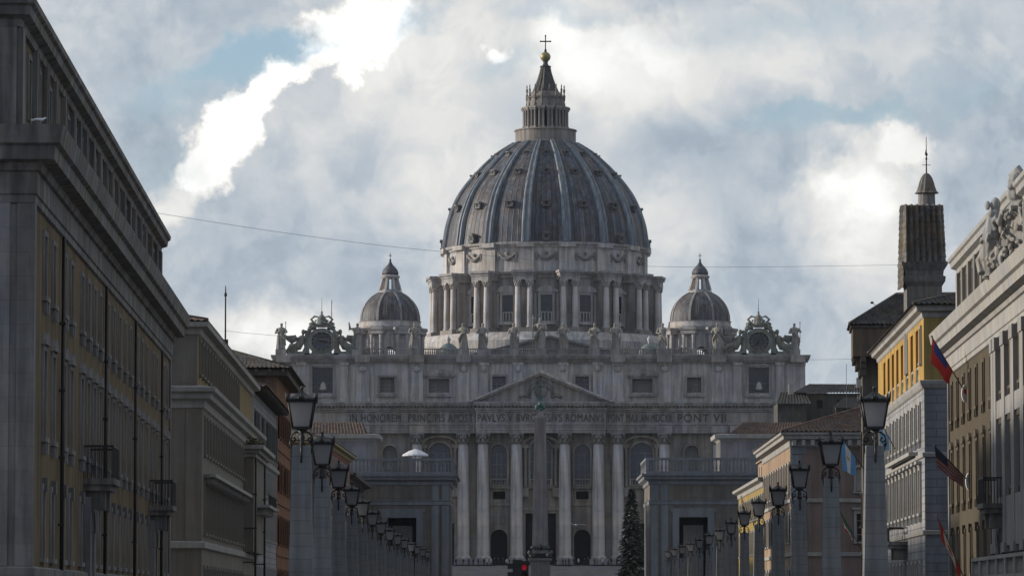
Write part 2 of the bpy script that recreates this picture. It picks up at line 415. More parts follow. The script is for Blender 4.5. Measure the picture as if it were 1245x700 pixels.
# ================================================================== the ground
ASPH = mat('asphalt', (.05, .05, .052), .9, .3, .5)
PAVE = mat('paving_stone', (.16, .155, .145), .85, .2, .5, 0, None)
COBB = mat('piazza_cobbles', (.11, .108, .105), .85, .25, .5)
PAINT = mat('road_paint', (.75, .75, .72), .7, .15, 2)
def gz(y): return 0.0 if y < 640 else 3.2 * min(1, (y - 640) / 150.0)
YS = [-600, -100, 0, 100, 200, 300, 400, 500, 600, 640, 680, 720, 760, 790, 840, 1000, 1500, 3000]
def strip(x0, x1, y0, y1, dz, mb):
    ys = [y0] + [y for y in YS if y0 < y < y1] + [y1]
    for a, b_ in zip(ys, ys[1:]): mb.quad((x0, a, gz(a) + dz), (x1, a, gz(a) + dz), (x1, b_, gz(b_) + dz), (x0, b_, gz(b_) + dz))
g = MB(); strip(-2500, 2500, -600, 3000, 0, g); struct('ground', g, COBB)
g = MB(); strip(-9, 12, -100, 625, .004, g); struct('road', g, ASPH)
for nm, xa, xb in (('pavement', -19.5, -9.15), ('pavement', 12.15, 29.5)):
    g = MB(); strip(xa, xb, -100, 625, .13, g)
    xk = -9.15 if xa < 0 else 12.15
    g.box(min(xk, xk + (.15 if xa < 0 else -.15)), max(xk, xk + (.15 if xa < 0 else -.15)), -100, 625, .005, .14); struct(nm, g, PAVE)
g = MB()
for k in range(-8, 60): strip(1.42, 1.58, k * 10.0, k * 10.0 + 4, .008, g)
for k in range(11): strip(-8.5 + k * 1.9, -7.5 + k * 1.9, 118, 122, .008, g)
struct('road_markings', g, PAINT)

# ================================================================== the basilica
BX, BY, BZ = 6.2, 889.0, 9.0
bas = thing('basilica', 'huge stone basilica with great ribbed dome and columned front at the end of the street', 'basilica', (BX, BY, BZ))
STEP = mat('step_stone', (.24, .235, .225), .85, .2, .4, 0, None)
g = MB()
for k in range(16): g.box(BX - 62 + k * .2, BX + 62 - k * .2, 846 + k * 2.2, 881.6 - .001 * k, 2.5 if k == 0 else 3.3 + (k - 1) * .356, 3.3 + k * .356)
g.box(BX - 70, BX + 70, 881.6, 905, 2, BZ)
struct('stairs', g, STEP)

# --- facade wall with its real openings
HOL, ARC = [], []
def hole(x0, x1, z0, z1, arch=False):
    if arch: ARC.append(len(HOL))
    HOL.append((x0, x1, z0, z1))
for s in (-1, 1):
    hole(s * 9 - 1.7, s * 9 + 1.7, 17.6, 26.2, True)       # windows between the columns
    hole(s * 9 - 1.35, s * 9 + 1.35, 14.4, 16.1)
    hole(s * 9 - 1.8, s * 9 + 1.8, .3, 7.9, True)
    hole(s * 21.8 - 3.1, s * 21.8 + 3.1, .3, 11.4)
    hole(s * 21.8 - 2.4, s * 21.8 + 2.4, 17.6, 26.6, True)
    hole(s * 32.6 - 1.5, s * 32.6 + 1.5, 20.0, 26.0, True)
    hole(s * 32.6 - 1.4, s * 32.6 + 1.4, .3, 6, True)
    hole(s * 48 - 4.2, s * 48 + 4.2, .3, 17, True)
    hole(s * 9 - 1.45, s * 9 + 1.45, 37.7, 40.9)             # attic
    hole(s * 22 - 2.2, s * 22 + 2.2, 37.4, 40.4)
    hole(s * 33.2 - 1.55, s * 33.2 + 1.55, 37.4, 40.7)
    hole(s * 47.2 - 2.2, s * 47.2 + 2.2, 37.3, 42.8)
hole(-3.3, 3.3, .3, 11.4); hole(-2.2, 2.2, 17.6, 27.4, True)
LOW = [k for k, h in enumerate(HOL) if h[2] < 30]; UPP = [k for k in range(len(HOL)) if k not in LOW]
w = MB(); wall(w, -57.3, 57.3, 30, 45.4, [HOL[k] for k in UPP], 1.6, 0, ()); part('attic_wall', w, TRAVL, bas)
w = MB(); wall(w, -57.3, 57.3, 0, 30, [HOL[k] for k in LOW], 1.6, 0, [LOW.index(k) for k in ARC])
w.quad((-57.3, 0, 0), (-57.3, 30, 0), (-57.3, 30, 45.4), (-57.3, 0, 45.4)); w.quad((57.3, 0, 0), (57.3, 30, 0), (57.3, 30, 45.4), (57.3, 0, 45.4))
w.quad((-57.3, 0, 45.38), (57.3, 0, 45.38), (57.3, 30, 45.38), (-57.3, 30, 45.38)); w.quad((-57.3, 30, 0), (57.3, 30, 0), (57.3, 30, 45.4), (-57.3, 30, 45.4))
# panels and strings on the wall between the orders
for s in (-1, 1):
    for c, hw in ((9, 2.6), (21.8, 3.9), (32.6, 3.6), (48, 6.5)):
        w.box(s * c - hw, s * c + hw, -.25, -.002, 13.0, 13.6); w.box(s * c - hw, s * c + hw, -.35, -.002, 16.6, 17.3)
        w.box(s * c - hw + .8, s * c + hw - .8, -.12, -.002, 9.2, 12.2)
w.box(-3.9, 3.9, -.3, -.002, 12.0, 12.8)
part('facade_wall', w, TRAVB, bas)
w = MB()
for k, h in enumerate(HOL):
    w.quad((h[0] - .1, 1.55, h[2] - .1), (h[1] + .1, 1.55, h[2] - .1), (h[1] + .1, 1.55, h[3] + .1), (h[0] - .1, 1.55, h[3] + .1))
pieces('opening_interior', w, DARK, bas)

# --- windows: frame + panes
def arch_pts(x0, x1, z0, z1, n=10):
    r = (x1 - x0) / 2; cx = (x0 + x1) / 2; zs = z1 - r
    return [(x0, z0), (x1, z0)] + [(cx + r * cos(pi * t / n), zs + r * sin(pi * t / n)) for t in range(n + 1)]
def facade_window(c, hw, z0, z1, arch, pedi, glass=True, attic=False):
    m = MB(); fw = .45
    for sx in (-1, 1): m.box(c + sx * (hw + fw / 2) - fw / 2, c + sx * (hw + fw / 2) + fw / 2, -.4, .02, z0 - .3, z1 if not arch else z1 - hw)
    if arch:
        r0, r1 = hw, hw + fw; zs = z1 - hw
        pr = [[(c + r * cos(pi * t / 12), y, zs + r * sin(pi * t / 12)) for r, y in ((r0, .02), (r0, -.4), (r1, -.4), (r1, .02))] for t in range(13)]
        m.loft(pr, sm=False)
    else: m.box(c - hw - fw, c + hw + fw, -.42, .02, z1, z1 + fw)
    m.box(c - hw - fw - .25, c + hw + fw + .25, -.7, .02, z0 - .85, z0 - .3)
    t = z1 + fw + .25
    if pedi == 'tri': m.prism([(c - hw - 1.1, t), (c + hw + 1.1, t), (c, t + 1.1)], -.9, .02); m.box(c - hw - 1.1, c + hw + 1.1, -.7, .02, t - .3, t - .003)
    if pedi == 'seg':
        R = hw + 1.2; m.prism([(c - R, t), (c + R, t)] + [(c + R * cos(pi * k / 10), t + 1.35 * sin(pi * k / 10)) for k in range(1, 10)], -.9, .02); m.box(c - R, c + R, -.7, .02, t - .3, t - .003)
        m.ell((c, -.8, t + .55), (.9, .3, .55), 8, 5)
    if not attic: balustrade(m, c - hw - .3, c + hw + .3, -1.0, -.6, z0 - .3, 1.5, .55, 99)
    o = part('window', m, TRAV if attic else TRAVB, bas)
    g = MB()
    pts = arch_pts(c - hw, c + hw, z0, z1) if arch else [(c - hw, z0), (c + hw, z0), (c + hw, z1), (c - hw, z1)]
    g.poly([(a, .9, z) for a, z in pts]); part('pane', g, glass, o)
    b_ = MB()
    for k in range(1, 3): b_.box(c - hw + k * hw * 2 / 3 - .06, c - hw + k * hw * 2 / 3 + .06, .8, .88, z0, z1 - (hw if arch else 0))
    for k in range(1, 4): b_.box(c - hw, c + hw, .79, .87, z0 + k * (z1 - z0) / 4 - .06, z0 + k * (z1 - z0) / 4 + .06)
    part('glazing_bar', b_, TRAVD, o)
FGLASS = mat('bluish_basilica_glass', (.04, .05, .075), .2, .3, .8, spec=.6, bump=.04)
SHUT = mat('closed_grey_blind', (.17, .17, .165), .8, .15, 1)
for s in (-1, 1):
    facade_window(s * 9, 1.7, 17.6, 26.2, True, None, FGLASS); facade_window(s * 21.8, 2.4, 17.6, 26.6, True, None, FGLASS)
    facade_window(s * 32.6, 1.5, 20.0, 26.0, True, None, SHUT)
    facade_window(s * 9, 1.45, 37.7, 40.9, False, None, FGLASS, True); facade_window(s * 22, 2.2, 37.4, 40.4, False, 'seg', SHUT, True)
    facade_window(s * 33.2, 1.55, 37.4, 40.7, False, None, SHUT, True)
facade_window(0, 2.2, 17.6, 27.4, True, None, FGLASS)
# surround of the tall bays: broken arched pediments over the big windows
for s in (-21.8, 0, 21.8):
    m = MB()
    for sx in (-1, 1):
        m.lathe([(.5, 16.9), (.42, 17.6), (.36, 24.8), (.55, 25.4)], s + sx * 3.3, -.55, 10)
        m.box(s + sx * 3.3 - .75, s + sx * 3.3 + .75, -1.15, .02, 14.9, 16.9)
        m.box(s + sx * 3.3 - .7, s + sx * 3.3 + .7, -1.1, .02, 25.4, 26.2)
    R = 4.1; m.loft([[(s + r * cos(pi * t / 14), y, 26.2 + (r * .46) * sin(pi * t / 14)) for r, y in ((R - .8, .02), (R - .8, -1.1), (R, -1.25), (R, .02))] for t in range(15)], sm=False)
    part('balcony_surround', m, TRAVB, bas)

# --- bells in the arches below the clocks, with barred glass
for s in (-1, 1):
    c = s * 47.2
    m = MB()
    for sx in (-1, 1): m.box(c + sx * 2.5 - .3, c + sx * 2.5 + .3, -.4, .02, 36.8, 43.1)
    m.box(c - 2.8, c + 2.8, -.42, .02, 43.1, 43.6); m.box(c - 3, c + 3, -.5, .02, 36.4, 36.8)
    o = part('bell_window', m, TRAV, bas)
    g = MB(); g.quad((c - 2.2, 1.3, 37.3), (c + 2.2, 1.3, 37.3), (c + 2.2, 1.3, 42.8), (c - 2.2, 1.3, 42.8)); part('pane', g, GLASS, o)
    g = MB()
    for k in range(5): g.box(c - 2.2 + k * 1.1 - .05, c - 2.2 + k * 1.1 + .05, .6, .7, 37.3, 39.4)
    g.box(c - 2.2, c + 2.2, .58, .69, 39.3, 39.45); part('railing', g, LEADG, o)
    g = MB(); g.lathe([(.95, 38.0), (.75, 38.6), (.55, 39.4), (.2, 39.8)], c + .1, .9, 14); part('bell', g, mat('pale_bell_bronze', (.42, .42, .40), .6, .2, 1), o)

# --- giant order: columns, half columns, pilasters
def capital_mb(r, z0, h, square=None):
    m = MB()
    if square is None:
        m.lathe([(r * .92, z0), (r * .95, z0 + h * .1), (r * .88, z0 + h * .2), (r * 1.0, z0 + h * .55), (r * 1.25, z0 + h * .84)], n=20)
        for tier, (zz, rr, nn) in enumerate(((.12, 1.02, 8), (.42, 1.1, 8))):
            for k in range(nn):
                a = 2 * pi * (k + .5 * tier) / nn
                m.tube([(rr * r * .9 * cos(a), rr * r * .9 * sin(a), z0 + h * zz), (rr * r * 1.08 * cos(a), rr * r * 1.08 * sin(a), z0 + h * (zz + .22)), (rr * r * 1.25 * cos(a), rr * r * 1.25 * sin(a), z0 + h * (zz + .3)), (rr * r * 1.25 * cos(a), rr * r * 1.25 * sin(a), z0 + h * (zz + .22))], [r * .22, r * .26, r * .16, r * .08], 5)
        for sx in (-1, 1):
            for sy in (-1, 1): m.ell((sx * r * 1.02, sy * r * 1.02, z0 + h * .76), (r * .26, r * .26, r * .26), 6, 5)
        m.box(-r * 1.3, r * 1.3, -r * 1.3, r * 1.3, z0 + h * .86, z0 + h)
    else:
        hw, d = square
        m.hexa([(-hw, -d, z0), (hw, -d, z0), (hw, .02, z0), (-hw, .02, z0), (-hw * 1.2, -d - .5, z0 + h * .84), (hw * 1.2, -d - .5, z0 + h * .84), (hw * 1.2, .02, z0 + h * .84), (-hw * 1.2, .02, z0 + h * .84)])
        for tier in (0, 1):
            for k in range(4):
                x = -hw + (k + .5) * hw / 2; zz = z0 + h * (.08 + .32 * tier)
                m.tube([(x, -d - .05, zz), (x, -d - .3, zz + h * .22), (x, -d - .55, zz + h * .3), (x, -d - .6, zz + h * .2)], [.25, .3, .2, .08], 5)
        for sx in (-1, 1): m.ell((sx * hw, -d - .35, z0 + h * .74), (.4, .4, .4), 7, 5)
        m.box(-hw * 1.28, hw * 1.28, -d - .65, .02, z0 + h * .86, z0 + h)
    return m
m = MB(); m.lathe([(1.72, 1.5), (1.72, 1.9), (1.5, 2.1), (1.36, 2.3), (1.37, 9), (1.33, 16), (1.22, 22), (1.15, 26.2)], n=28)
col0 = part('column', m, TRAVC, bas, (0, 0, 0))
m = MB(); m.box(-2, 2, -2, 2, .3, 1.5); part('plinth', m, TRAV, col0)
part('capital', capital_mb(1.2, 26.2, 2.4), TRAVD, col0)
first = True
for x in (-16.7, -12.45, -5.2, 5.2, 12.45, 16.7, -26.7, 26.7):
    y = -1.1 if abs(x) < 14 else -.6
    if first: col0.location = (x, y, 0); first = False
    else: copytree(col0, bas, (x, y, 0))
m = MB(); m.box(-1.35, 1.35, -.55, .02, 2.2, 26.2); m.box(-1.6, 1.6, -.8, .02, .2, 2.2)
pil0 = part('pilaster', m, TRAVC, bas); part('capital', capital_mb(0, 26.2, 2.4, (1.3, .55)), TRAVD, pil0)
pil0.location = (-55.6, 0, 0)
for x in (-38.6, -42.5, 38.6, 42.5, 55.6, -53, 53): copytree(pil0, bas, (x, 0, 0))

# --- entablature broken forward over the columns, inscription, pediment
SEG = [(-57.6, -14.2, 1.5), (-14.0, 14.0, 2.7), (14.2, 57.6, 1.5)]
m = MB()
for a0, a1, pz in SEG:
    for z0, z1, e in ((28.6, 29.2, .0), (29.2, 29.85, .12), (29.85, 30.4, .24), (30.4, 30.65, .5), (30.65, 33.2, .06), (33.2, 33.6, .5), (33.6, 34.0, .9)):
        m.box(a0 - e * .3, a1 + e * .3, -pz - e, .03, z0, z1)
    n = int((a1 - a0) / .8)
    for k in range(n): x = a0 + (k + .5) * (a1 - a0) / n; m.box(x - .28, x + .28, -pz - 1.35, -pz - .85, 34.12, 34.45)
    m.box(a0 - .5, a1 + .5, -pz - 1.7, .03, 34.45, 34.9); m.box(a0 - .6, a1 + .6, -pz - 1.95, .03, 34.9, 35.25)
for sx in (-1, 1):
    for x in (26.7, 38.6, 42.5, 54.3):                     # ressauts over the outer order
        m.box(sx * x - 1.7, sx * x + 1.7, -2.05, -1.4, 28.6, 30.2)
part('entablature', m, TRAV, bas)
m = MB(); m.prism([(-14.4, 35.25), (14.4, 35.25), (0, 41.2)], -2.5, .03); part('pediment', m, TRAV, bas)
ped = [c for c in bas.children if c.name.startswith('pediment')][0]
m = MB()
for sx in (-1, 1):
    m.prism([(sx * 15.4, 35.27), (sx * 14.0, 35.27), (0, 41.0), (0, 41.75)], -3.4, .02); m.prism([(sx * 15.8, 35.27), (sx * 15.0, 35.27), (0, 41.45), (0, 42.15)], -4.3, -3.3)
    m.prism([(sx * 15.8, 35.28), (sx * 15.35, 35.28), (0, 41.8), (0, 42.2)], -4.31, .01)
part('raking_cornice', m, TRAVL, ped)
m = MB(); m.ell((0, -2.6, 37.8), (1.5, .45, 1.7), 12, 7); m.ell((0, -2.6, 39.4), (.8, .4, .7)); m.tube([(-2.6, -2.6, 36.6), (-2.2, -2.7, 38.2), (-.9, -2.6, 39.2)], .4); m.tube([(2.6, -2.6, 36.6), (2.2, -2.7, 38.2), (.9, -2.6, 39.2)], .4)
m.tube([(-4.6, -2.6, 36.2), (-3.4, -2.6, 36.8), (-2.2, -2.6, 36.3)], .35); m.tube([(4.6, -2.6, 36.2), (3.4, -2.6, 36.8), (2.2, -2.6, 36.3)], .35)
part('coat_of_arms', m, TRAVD, ped)

INSC = mat('inscription_bronze', (.075, .072, .068), .7, .2, 2)
def text_mesh(s, size):
    cu = bpy.data.curves.new('inscription', 'FONT'); cu.body = s; cu.size = size; cu.extrude = .06; cu.space_character = 1.12
    o = bpy.data.objects.new('inscription', cu); COL.objects.link(o)
    dg = bpy.context.evaluated_depsgraph_get(); dg.update()
    me = bpy.data.meshes.new_from_object(o.evaluated_get(dg)); bpy.data.objects.remove(o)
    return me
for s, xa, xb, pz in (('IN HONOREM', -41.2, -30.2, 1.58), ('PRINCIPIS APOST', -28.6, -14.6, 1.58), ('PAVLVS V BVRGHESIVS ROMANVS', -13.6, 13.6, 2.78), ('PONT MAX AN MDCXII', 14.6, 28.2, 1.58), ('PONT VII', 29.6, 40, 1.58)):
    me = text_mesh(s, 2.1); xs = [v.co.x for v in me.vertices]; wd = max(xs) - min(xs); k = (xb - xa) / wd
    for v in me.vertices: v.co = ((v.co.x - min(xs)) * k, v.co.y * 1.15, v.co.z)
    me.materials.clear(); me.materials.append(INSC)
    o = obj('inscription', me, bas, (xa, -pz - .08, 31.05)); o.rotation_euler = (pi / 2, 0, 0)

# --- attic order
m = MB()
for sx in (-1, 1):
    for c, hw in ((4.9, 1.0), (12.3, 1.0), (16.7, 1.2), (26.8, 1.35), (38.5, 1.35), (42.6, .9), (51.8, .9), (55.9, 1.3)):
        m.box(sx * c - hw, sx * c + hw, -.45, .02, 35.25, 43.9); m.box(sx * c - hw - .2, sx * c + hw + .2, -.6, .02, 35.25, 36.3)
        m.box(sx * c - hw - .15, sx * c + hw + .15, -.7, .02, 43.3, 43.9)
    for c, hw in ((26.8, 1.35), (38.5, 1.35), (16.7, 1.2), (12.3, 1.), (4.9, 1.)):
        m.ell((sx * c, -.7, 42.6), (hw * .75, .35, .75), 8, 5)
pieces('attic_pilaster', m, TRAVL, bas)
m = MB()
for z0, z1, e in ((43.9, 44.3, .7), (44.3, 44.75, 1.1), (44.75, 45.2, 1.5), (45.2, 45.5, 1.7)): m.box(-57.5 - e * .5, 57.5 + e * .5, -e, .03, z0, z1)
for sx in (-1, 1):
    for c in (16.7, 26.8, 38.5, 55.6): m.box(sx * c - 1.6, sx * c + 1.6, -2.0, -.9, 43.9, 45.48)
part('attic_cornice', m, TRAV, bas)
m = MB(); balustrade(m, -39, 39, -.7, -.2, 45.5, 1.45, .46, 5.6, .2); part('parapet', m, TRAV, bas)
m = MB()
for x in (-56.2, -39.7, -27.4, -16.7, -12.6, -5.8, 0, 4.9, 11.6, 16.2, 26.3, 38.3, 55.0): m.box(x - 1.15, x + 1.15, -1.3, .4, 45.5, 46.75)
for sx in (-1, 1): m.box(sx * 47.3 - 7.6, sx * 47.3 + 7.6, -.9, .9, 45.48, 45.9)
pieces('statue_pedestal', m, TRAV, bas)

# --- clocks
def clock(s):
    c = s * 47.3 - .1; z = 51.1
    m = MB()
    for r0, r1, y0, y1 in ((2.35, 3.3, -1.0, .3), (2.25, 2.6, -1.2, .1)):
        m.loft([[(c + r * cos(2 * pi * t / 40), y, z + r * sin(2 * pi * t / 40)) for r, y in ((r0, y1), (r0, y0), (r1, y0 + .1), (r1, y1))] for t in range(41)], sm=False)
    # volutes and curved shoulders down to the parapet
    for sx in (-1, 1):
        m.prism([(c + sx * 2.6, 46.6), (c + sx * 3.7, 46.6), (c + sx * 3.9, 48.5), (c + sx * 3.5, 50.5), (c + sx * 3.6, 52.0), (c + sx * 2.9, 54.1), (c + sx * 1.8, 54.7), (c + sx * 2.6, 53.2), (c + sx * 2.9, 51)], -.9, .4)
        m.prism([(c + sx * 3.5, 46.6), (c + sx * 5.0, 46.6), (c + sx * 4.5, 48.2), (c + sx * 3.9, 49.6), (c + sx * 4.1, 51.4), (c + sx * 3.5, 53.0)], -.5, .35)
        m.tube([(c + sx * (3.4 + .5 * cos(t)), -.6, 53.0 + .5 * sin(t)) for t in [k * .5 for k in range(12)]], .2)
        m.tube([(c + sx * (4.4 + .7 * cos(t)), -.6, 47.6 + .7 * sin(t)) for t in [k * .5 for k in range(13)]], .25)
    m.prism([(c - 2.6, 46.6), (c + 2.6, 46.6), (c + 2.2, 48.6), (c - 2.2, 48.6)], -.7, .4)
    m.loft([[(c + r * cos(pi * t / 16), y, 51.9 + r * .92 * sin(pi * t / 16)) for r, y in ((3.2, .4), (3.2, -1.1), (3.8, -1.2), (3.8, .4))] for t in range(17)], sm=False)
    o = part('clock', m, MOSS, bas)
    d = MB(); d.poly([(c + 2.4 * cos(2 * pi * t / 32), -.55, z + 2.4 * sin(2 * pi * t / 32)) for t in range(32)])
    part('dial', d, mat('slate_clock_face', (.075, .08, .09), .6, .3, 1), o)
    d = MB()
    for k in range(12):
        a = pi * k / 6
        for off in ((-.07, .07) if k % 3 else (-.1, 0, .1)):
            p = [(a + off * .8, 1.65), (a + off * .8 + .03, 1.65), (a + off * .8 + .03, 2.15), (a + off * .8, 2.15)]
            d.poly([(c + r * sin(t), -.6, z + r * cos(t)) for t, r in p])
    d.loft([[(c + r * cos(2 * pi * t / 32), -.6, z + r * sin(2 * pi * t / 32)) for r in (1.5, 1.56)] for t in range(33)], closed=False, sm=False)
    part('numerals', d, mat('pale_numerals', (.30, .30, .29), .7, .1, 1), o)
    d = MB()
    for ang, L in ((radians(100 if s < 0 else 215), 1.7), (radians(40 if s < 0 else 190), 1.2)):
        if s < 0 and L < 1.5: continue
        d.hexa([(c + x * cos(ang) + y * sin(ang), dd, z - x * sin(ang) + y * cos(ang)) for dd in (-.7, -.64) for x, y in ((-.09, -.35), (.09, -.35), (.03, L), (-.03, L))])
    part('hands', d, DARK, o)
    # papal tiara and crossed keys above
    d = MB(); d.lathe([(.7, 54.6), (1.05, 55.2), (1.1, 55.9), (.95, 56.0), (1.0, 56.6), (.75, 57.3), (.3, 57.8), (.12, 58.3)], c, -.3, 14); d.ell((c, -.3, 58.4), (.25, .25, .25))
    for sx in (-1, 1):
        d.tube([(c + sx * .6, -.4, 54.6), (c + sx * 1.6, -.4, 55.6), (c + sx * 2.4, -.4, 56.6), (c + sx * 1.6, -.4, 57.4), (c + sx * .8, -.4, 57.2)], [.25, .3, .3, .25, .15], 6)
        d.tube([(c + sx * (2.2 + .55 * cos(t)), -.4, 55.2 + .55 * sin(t)) for t in [k * .6 for k in range(11)]], .22)
        d.tube([(c + sx * 1.2, -.4, 54.4), (c + sx * 2.4, -.4, 54.0), (c + sx * 2.9, -.4, 54.8)], .28)
    Rc = random.Random(4)
    for q_ in range(46):
        t = Rc.uniform(.05, .95) * pi; rr = Rc.uniform(3.4, 4.4); d.ell((c + rr * cos(t) * Rc.uniform(.85, 1), Rc.uniform(-1.2, -.4), 51.9 + rr * .92 * sin(t)), (Rc.uniform(.16, .4),) * 3, 6, 5)
    for q_ in range(26): d.ell((c + Rc.uniform(-1.9, 1.9), -.4, Rc.uniform(54.6, 56.6)), (Rc.uniform(.15, .34),) * 3, 6, 5)
    part('tiara_crest', d, MOSS, o)
    d = MB(); d.tube([(c, -.3, 58.4), (c, -.3, 62.0)], [.07, .03], 5)
    if s < 0: d.tube([(c + 2.2, 0, 55.5), (c + 2.2, 0, 61.5)], [.1, .08], 5)
    pieces('lightning_rod', d, IRON, o)
clock(-1); clock(1)
for o in [c for c in bas.children if c.name.split('.')[0] == 'clock']:
    c = -47.4 if o.data.vertices[0].co.x < 0 else 47.2
    for q in [o] + list(o.children):
        for v in q.data.vertices: v.co.z = 48.5 + (v.co.z - 51.1) * .86; v.co.x = c + (v.co.x - c) * .97

# --- nave roof and body behind the facade
m = MB()
m.quad((-40, 30, 0), (-40, 230, 0), (-40, 230, 44), (-40, 30, 44)); m.quad((40, 30, 0), (40, 230, 0), (40, 230, 44), (40, 30, 44)); m.quad((-40, 30, 44), (40, 30, 44), (40, 230, 44), (-40, 230, 44))
m.box(-70, 70, 105, 165, 0, 44.5)
part('nave_body', m, TRAV, bas)
m = MB(); m.prism([(-24, 45.0), (28, 45.0), (2.2, 50.6)], 22, 112); m.prism([(-25, 44.8), (-24, 44.8), (2.2, 50.65), (28, 44.8), (29, 44.8), (2.2, 51.2)], 21.5, 112.2)
part('nave_roof', m, LEADG, bas)
for x in (-20.6, 24.9):                                       # little lead cupolas on the nave roof
    m = MB(); m.lathe([(2.6, 45.4), (2.6, 47.2), (2.75, 47.3)], x, 40, 20); o = part('cupola', m, TRAV, bas)
    m = MB(); m.lathe([(2.65, 47.3), (2.6, 47.9), (2.3, 48.9), (1.7, 49.8), (.9, 50.4), (.3, 50.6)], x, 40, 20); part('cupola_roof', m, mat('green_lead', (.12, .15, .145), .6, .3, .6), o)
    m = MB(); m.lathe([(.45, 50.5), (.3, 50.9), (.5, 51.2), (.55, 51.6), (.25, 52.0), (.05, 52.3)], x, 40, 10); part('finial', m, TRAVL, o)

# --- drum
DX, DY = 2.2, 135.0
drum = None
m = MB(); m.lathe([(32, 40), (32, 55.5), (31.4, 56), (30.4, 57.5), (24, 57.6)], n=64, sm=False)
o = part('drum_base', m, TRAVL, bas, (DX, DY, 0))
m = MB(); m.lathe([(24.3, 57.5), (24.3, 71.0), (24.7, 71.1), (24.7, 71.6), (25.2, 72.0), (25.5, 72.5), (24.9, 72.6)], n=96, sm=False, caps=False)
drum = part('drum', m, TRAV, bas, (DX, DY, 0))
m = MB(); m.lathe([(24.85, 72.6), (24.85, 78.4), (25.2, 78.6), (25.2, 78.9), (25.8, 79.2), (26.0, 79.7), (25.0, 79.9)], n=96, sm=False, caps=False)
for k in range(16):
    a = radians(11.25 + 22.5 * k); u, v_ = Vector((sin(a), -cos(a), 0)), Vector((cos(a), sin(a), 0))
    def bx(r0, r1, hw, z0, z1): m.hexa([tuple(u * r + v_ * h + Vector((0, 0, z))) for z in (z0, z1) for r, h in ((r0, -hw), (r1, -hw), (r1, hw), (r0, hw))])
    bx(24, 25.5, 1.9, 72.6, 78.5); bx(24, 26.4, 2.1, 78.5, 79.6)
part('drum_attic', m, TRAVL, bas, (DX, DY, 0))
# festoons on the drum attic
fest = MB()
for i, (t, sag) in enumerate([(q / 8, 1) for q in range(9)]): pass
fest.tube([(-2.2 + 4.4 * q / 10, -.12, 76.9 - 1.3 * sin(pi * q / 10)) for q in range(11)], [.22 + .22 * sin(pi * q / 10) for q in range(11)], 6)
for sx in (-1, 1): fest.ell((sx * 2.3, -.1, 76.9), (.4, .25, .45)); fest.tube([(sx * 2.3, -.1, 76.9), (sx * 2.45, -.1, 75.2)], [.25, .1])
fest.ell((0, -.12, 77.0), (.45, .3, .45))
fm = fest.mesh('festoon', [TRAVD])
for k in range(16):
    a = radians(22.5 * k); obj('festoon', fm, drum, (24.95 * sin(a), -24.95 * cos(a), 0), a)
# windows of the drum with alternate pediments
def drum_window(seg):
    m = MB()
    for sx in (-1, 1): m.box(sx * 1.75 - .3, sx * 1.75 + .3, -.5, .5, 60.4, 66.9)
    m.box(-2.4, 2.4, -.7, .5, 59.6, 60.4); m.box(-2.2, 2.2, -.5, .5, 66.9, 67.5); m.box(-2.9, 2.9, -.8, .5, 67.5, 67.9)
    if seg: m.prism([(-2.9, 67.92), (2.9, 67.92)] + [(2.9 * cos(pi * k / 10), 67.92 + 1.25 * sin(pi * k / 10)) for k in range(1, 10)], -.75, .4)
    else: m.prism([(-2.9, 67.92), (2.9, 67.92), (0, 69.5)], -.75, .4)
    for sx in (-1, 1): m.box(sx * 2.75 - .35, sx * 2.75 + .35, -.25, .5, 59, 67.4)
    return m
dws = [drum_window(False).mesh('window', [TRAVL]), drum_window(True).mesh('window', [TRAVL])]
m = MB(); m.box(-1.45, 1.45, -.30, .4, 60.4, 66.9); pm = m.mesh('pane', [GLASS])
m = MB()
for k in range(4): m.box(-1.3 + k * .8, -1.1 + k * .8, -.42, -.34, 60.5, 62.6)
m.box(-1.45, 1.45, -.43, -.35, 62.55, 62.7); rm = m.mesh('railing', [mat('white_railing', (.5, .5, .48), .6, .1, 2)])
for k in range(16):
    a = radians(22.5 * k); o = obj('window', dws[k % 2], drum, (24.3 * sin(a), -24.3 * cos(a), 0), a)
    obj('pane', pm, o); obj('railing', rm, o)
# sixteen buttresses with coupled columns
m = MB(); m.box(-1.9, 1.9, -27.6, -23.5, 57.5, 71); m.box(-2.7, 2.7, -29.6, -23.5, 57.4, 58.6); m.box(-2.45, 2.45, -29.3, -23.5, 70.3, 71.4)
m.box(-2.6, 2.6, -29.5, -23.5, 71.4, 72.0); m.box(-2.9, 2.9, -29.9, -23.5, 72.0, 72.6)
bm_ = m.mesh('buttress', [TRAV])
m = MB()
m.lathe([(.95, 58.6), (.95, 58.9), (.78, 59.2), (.78, 62), (.66, 68.6)], n=14); cmesh = m.mesh('column', [TRAVC])
cap = capital_mb(.72, 68.6, 1.7).mesh('capital', [TRAVD])
capm = MB(); capm.fn = lambda a, d, z: (a, d, z)
for k in range(16):
    a = radians(11.25 + 22.5 * k); o = obj('buttress', bm_, drum, (0, 0, 0), a)
    for sx in (-1, 1):
        p = (sx * 1.45, -28.4, 0)
        me = cmesh; c_ = obj('column', me, o, p)
# capitals merged in the buttress heads (tiny at this distance): one mesh shared by all
m = MB()
for sx in (-1, 1):
    base = capital_mb(.72, 68.6, 1.7); i0 = len(m.v)
    m.v.extend((x + sx * 1.45, y - 28.4, z) for x, y, z in base.v); m.f.extend(tuple(i + i0 for i in f) for f in base.f); m.mi.extend(base.mi); m.sm.extend(base.sm)
capmesh = m.mesh('capital', [TRAVL])
for o in [c for c in drum.children if c.name.startswith('buttress')]: obj('capital', capmesh, o)

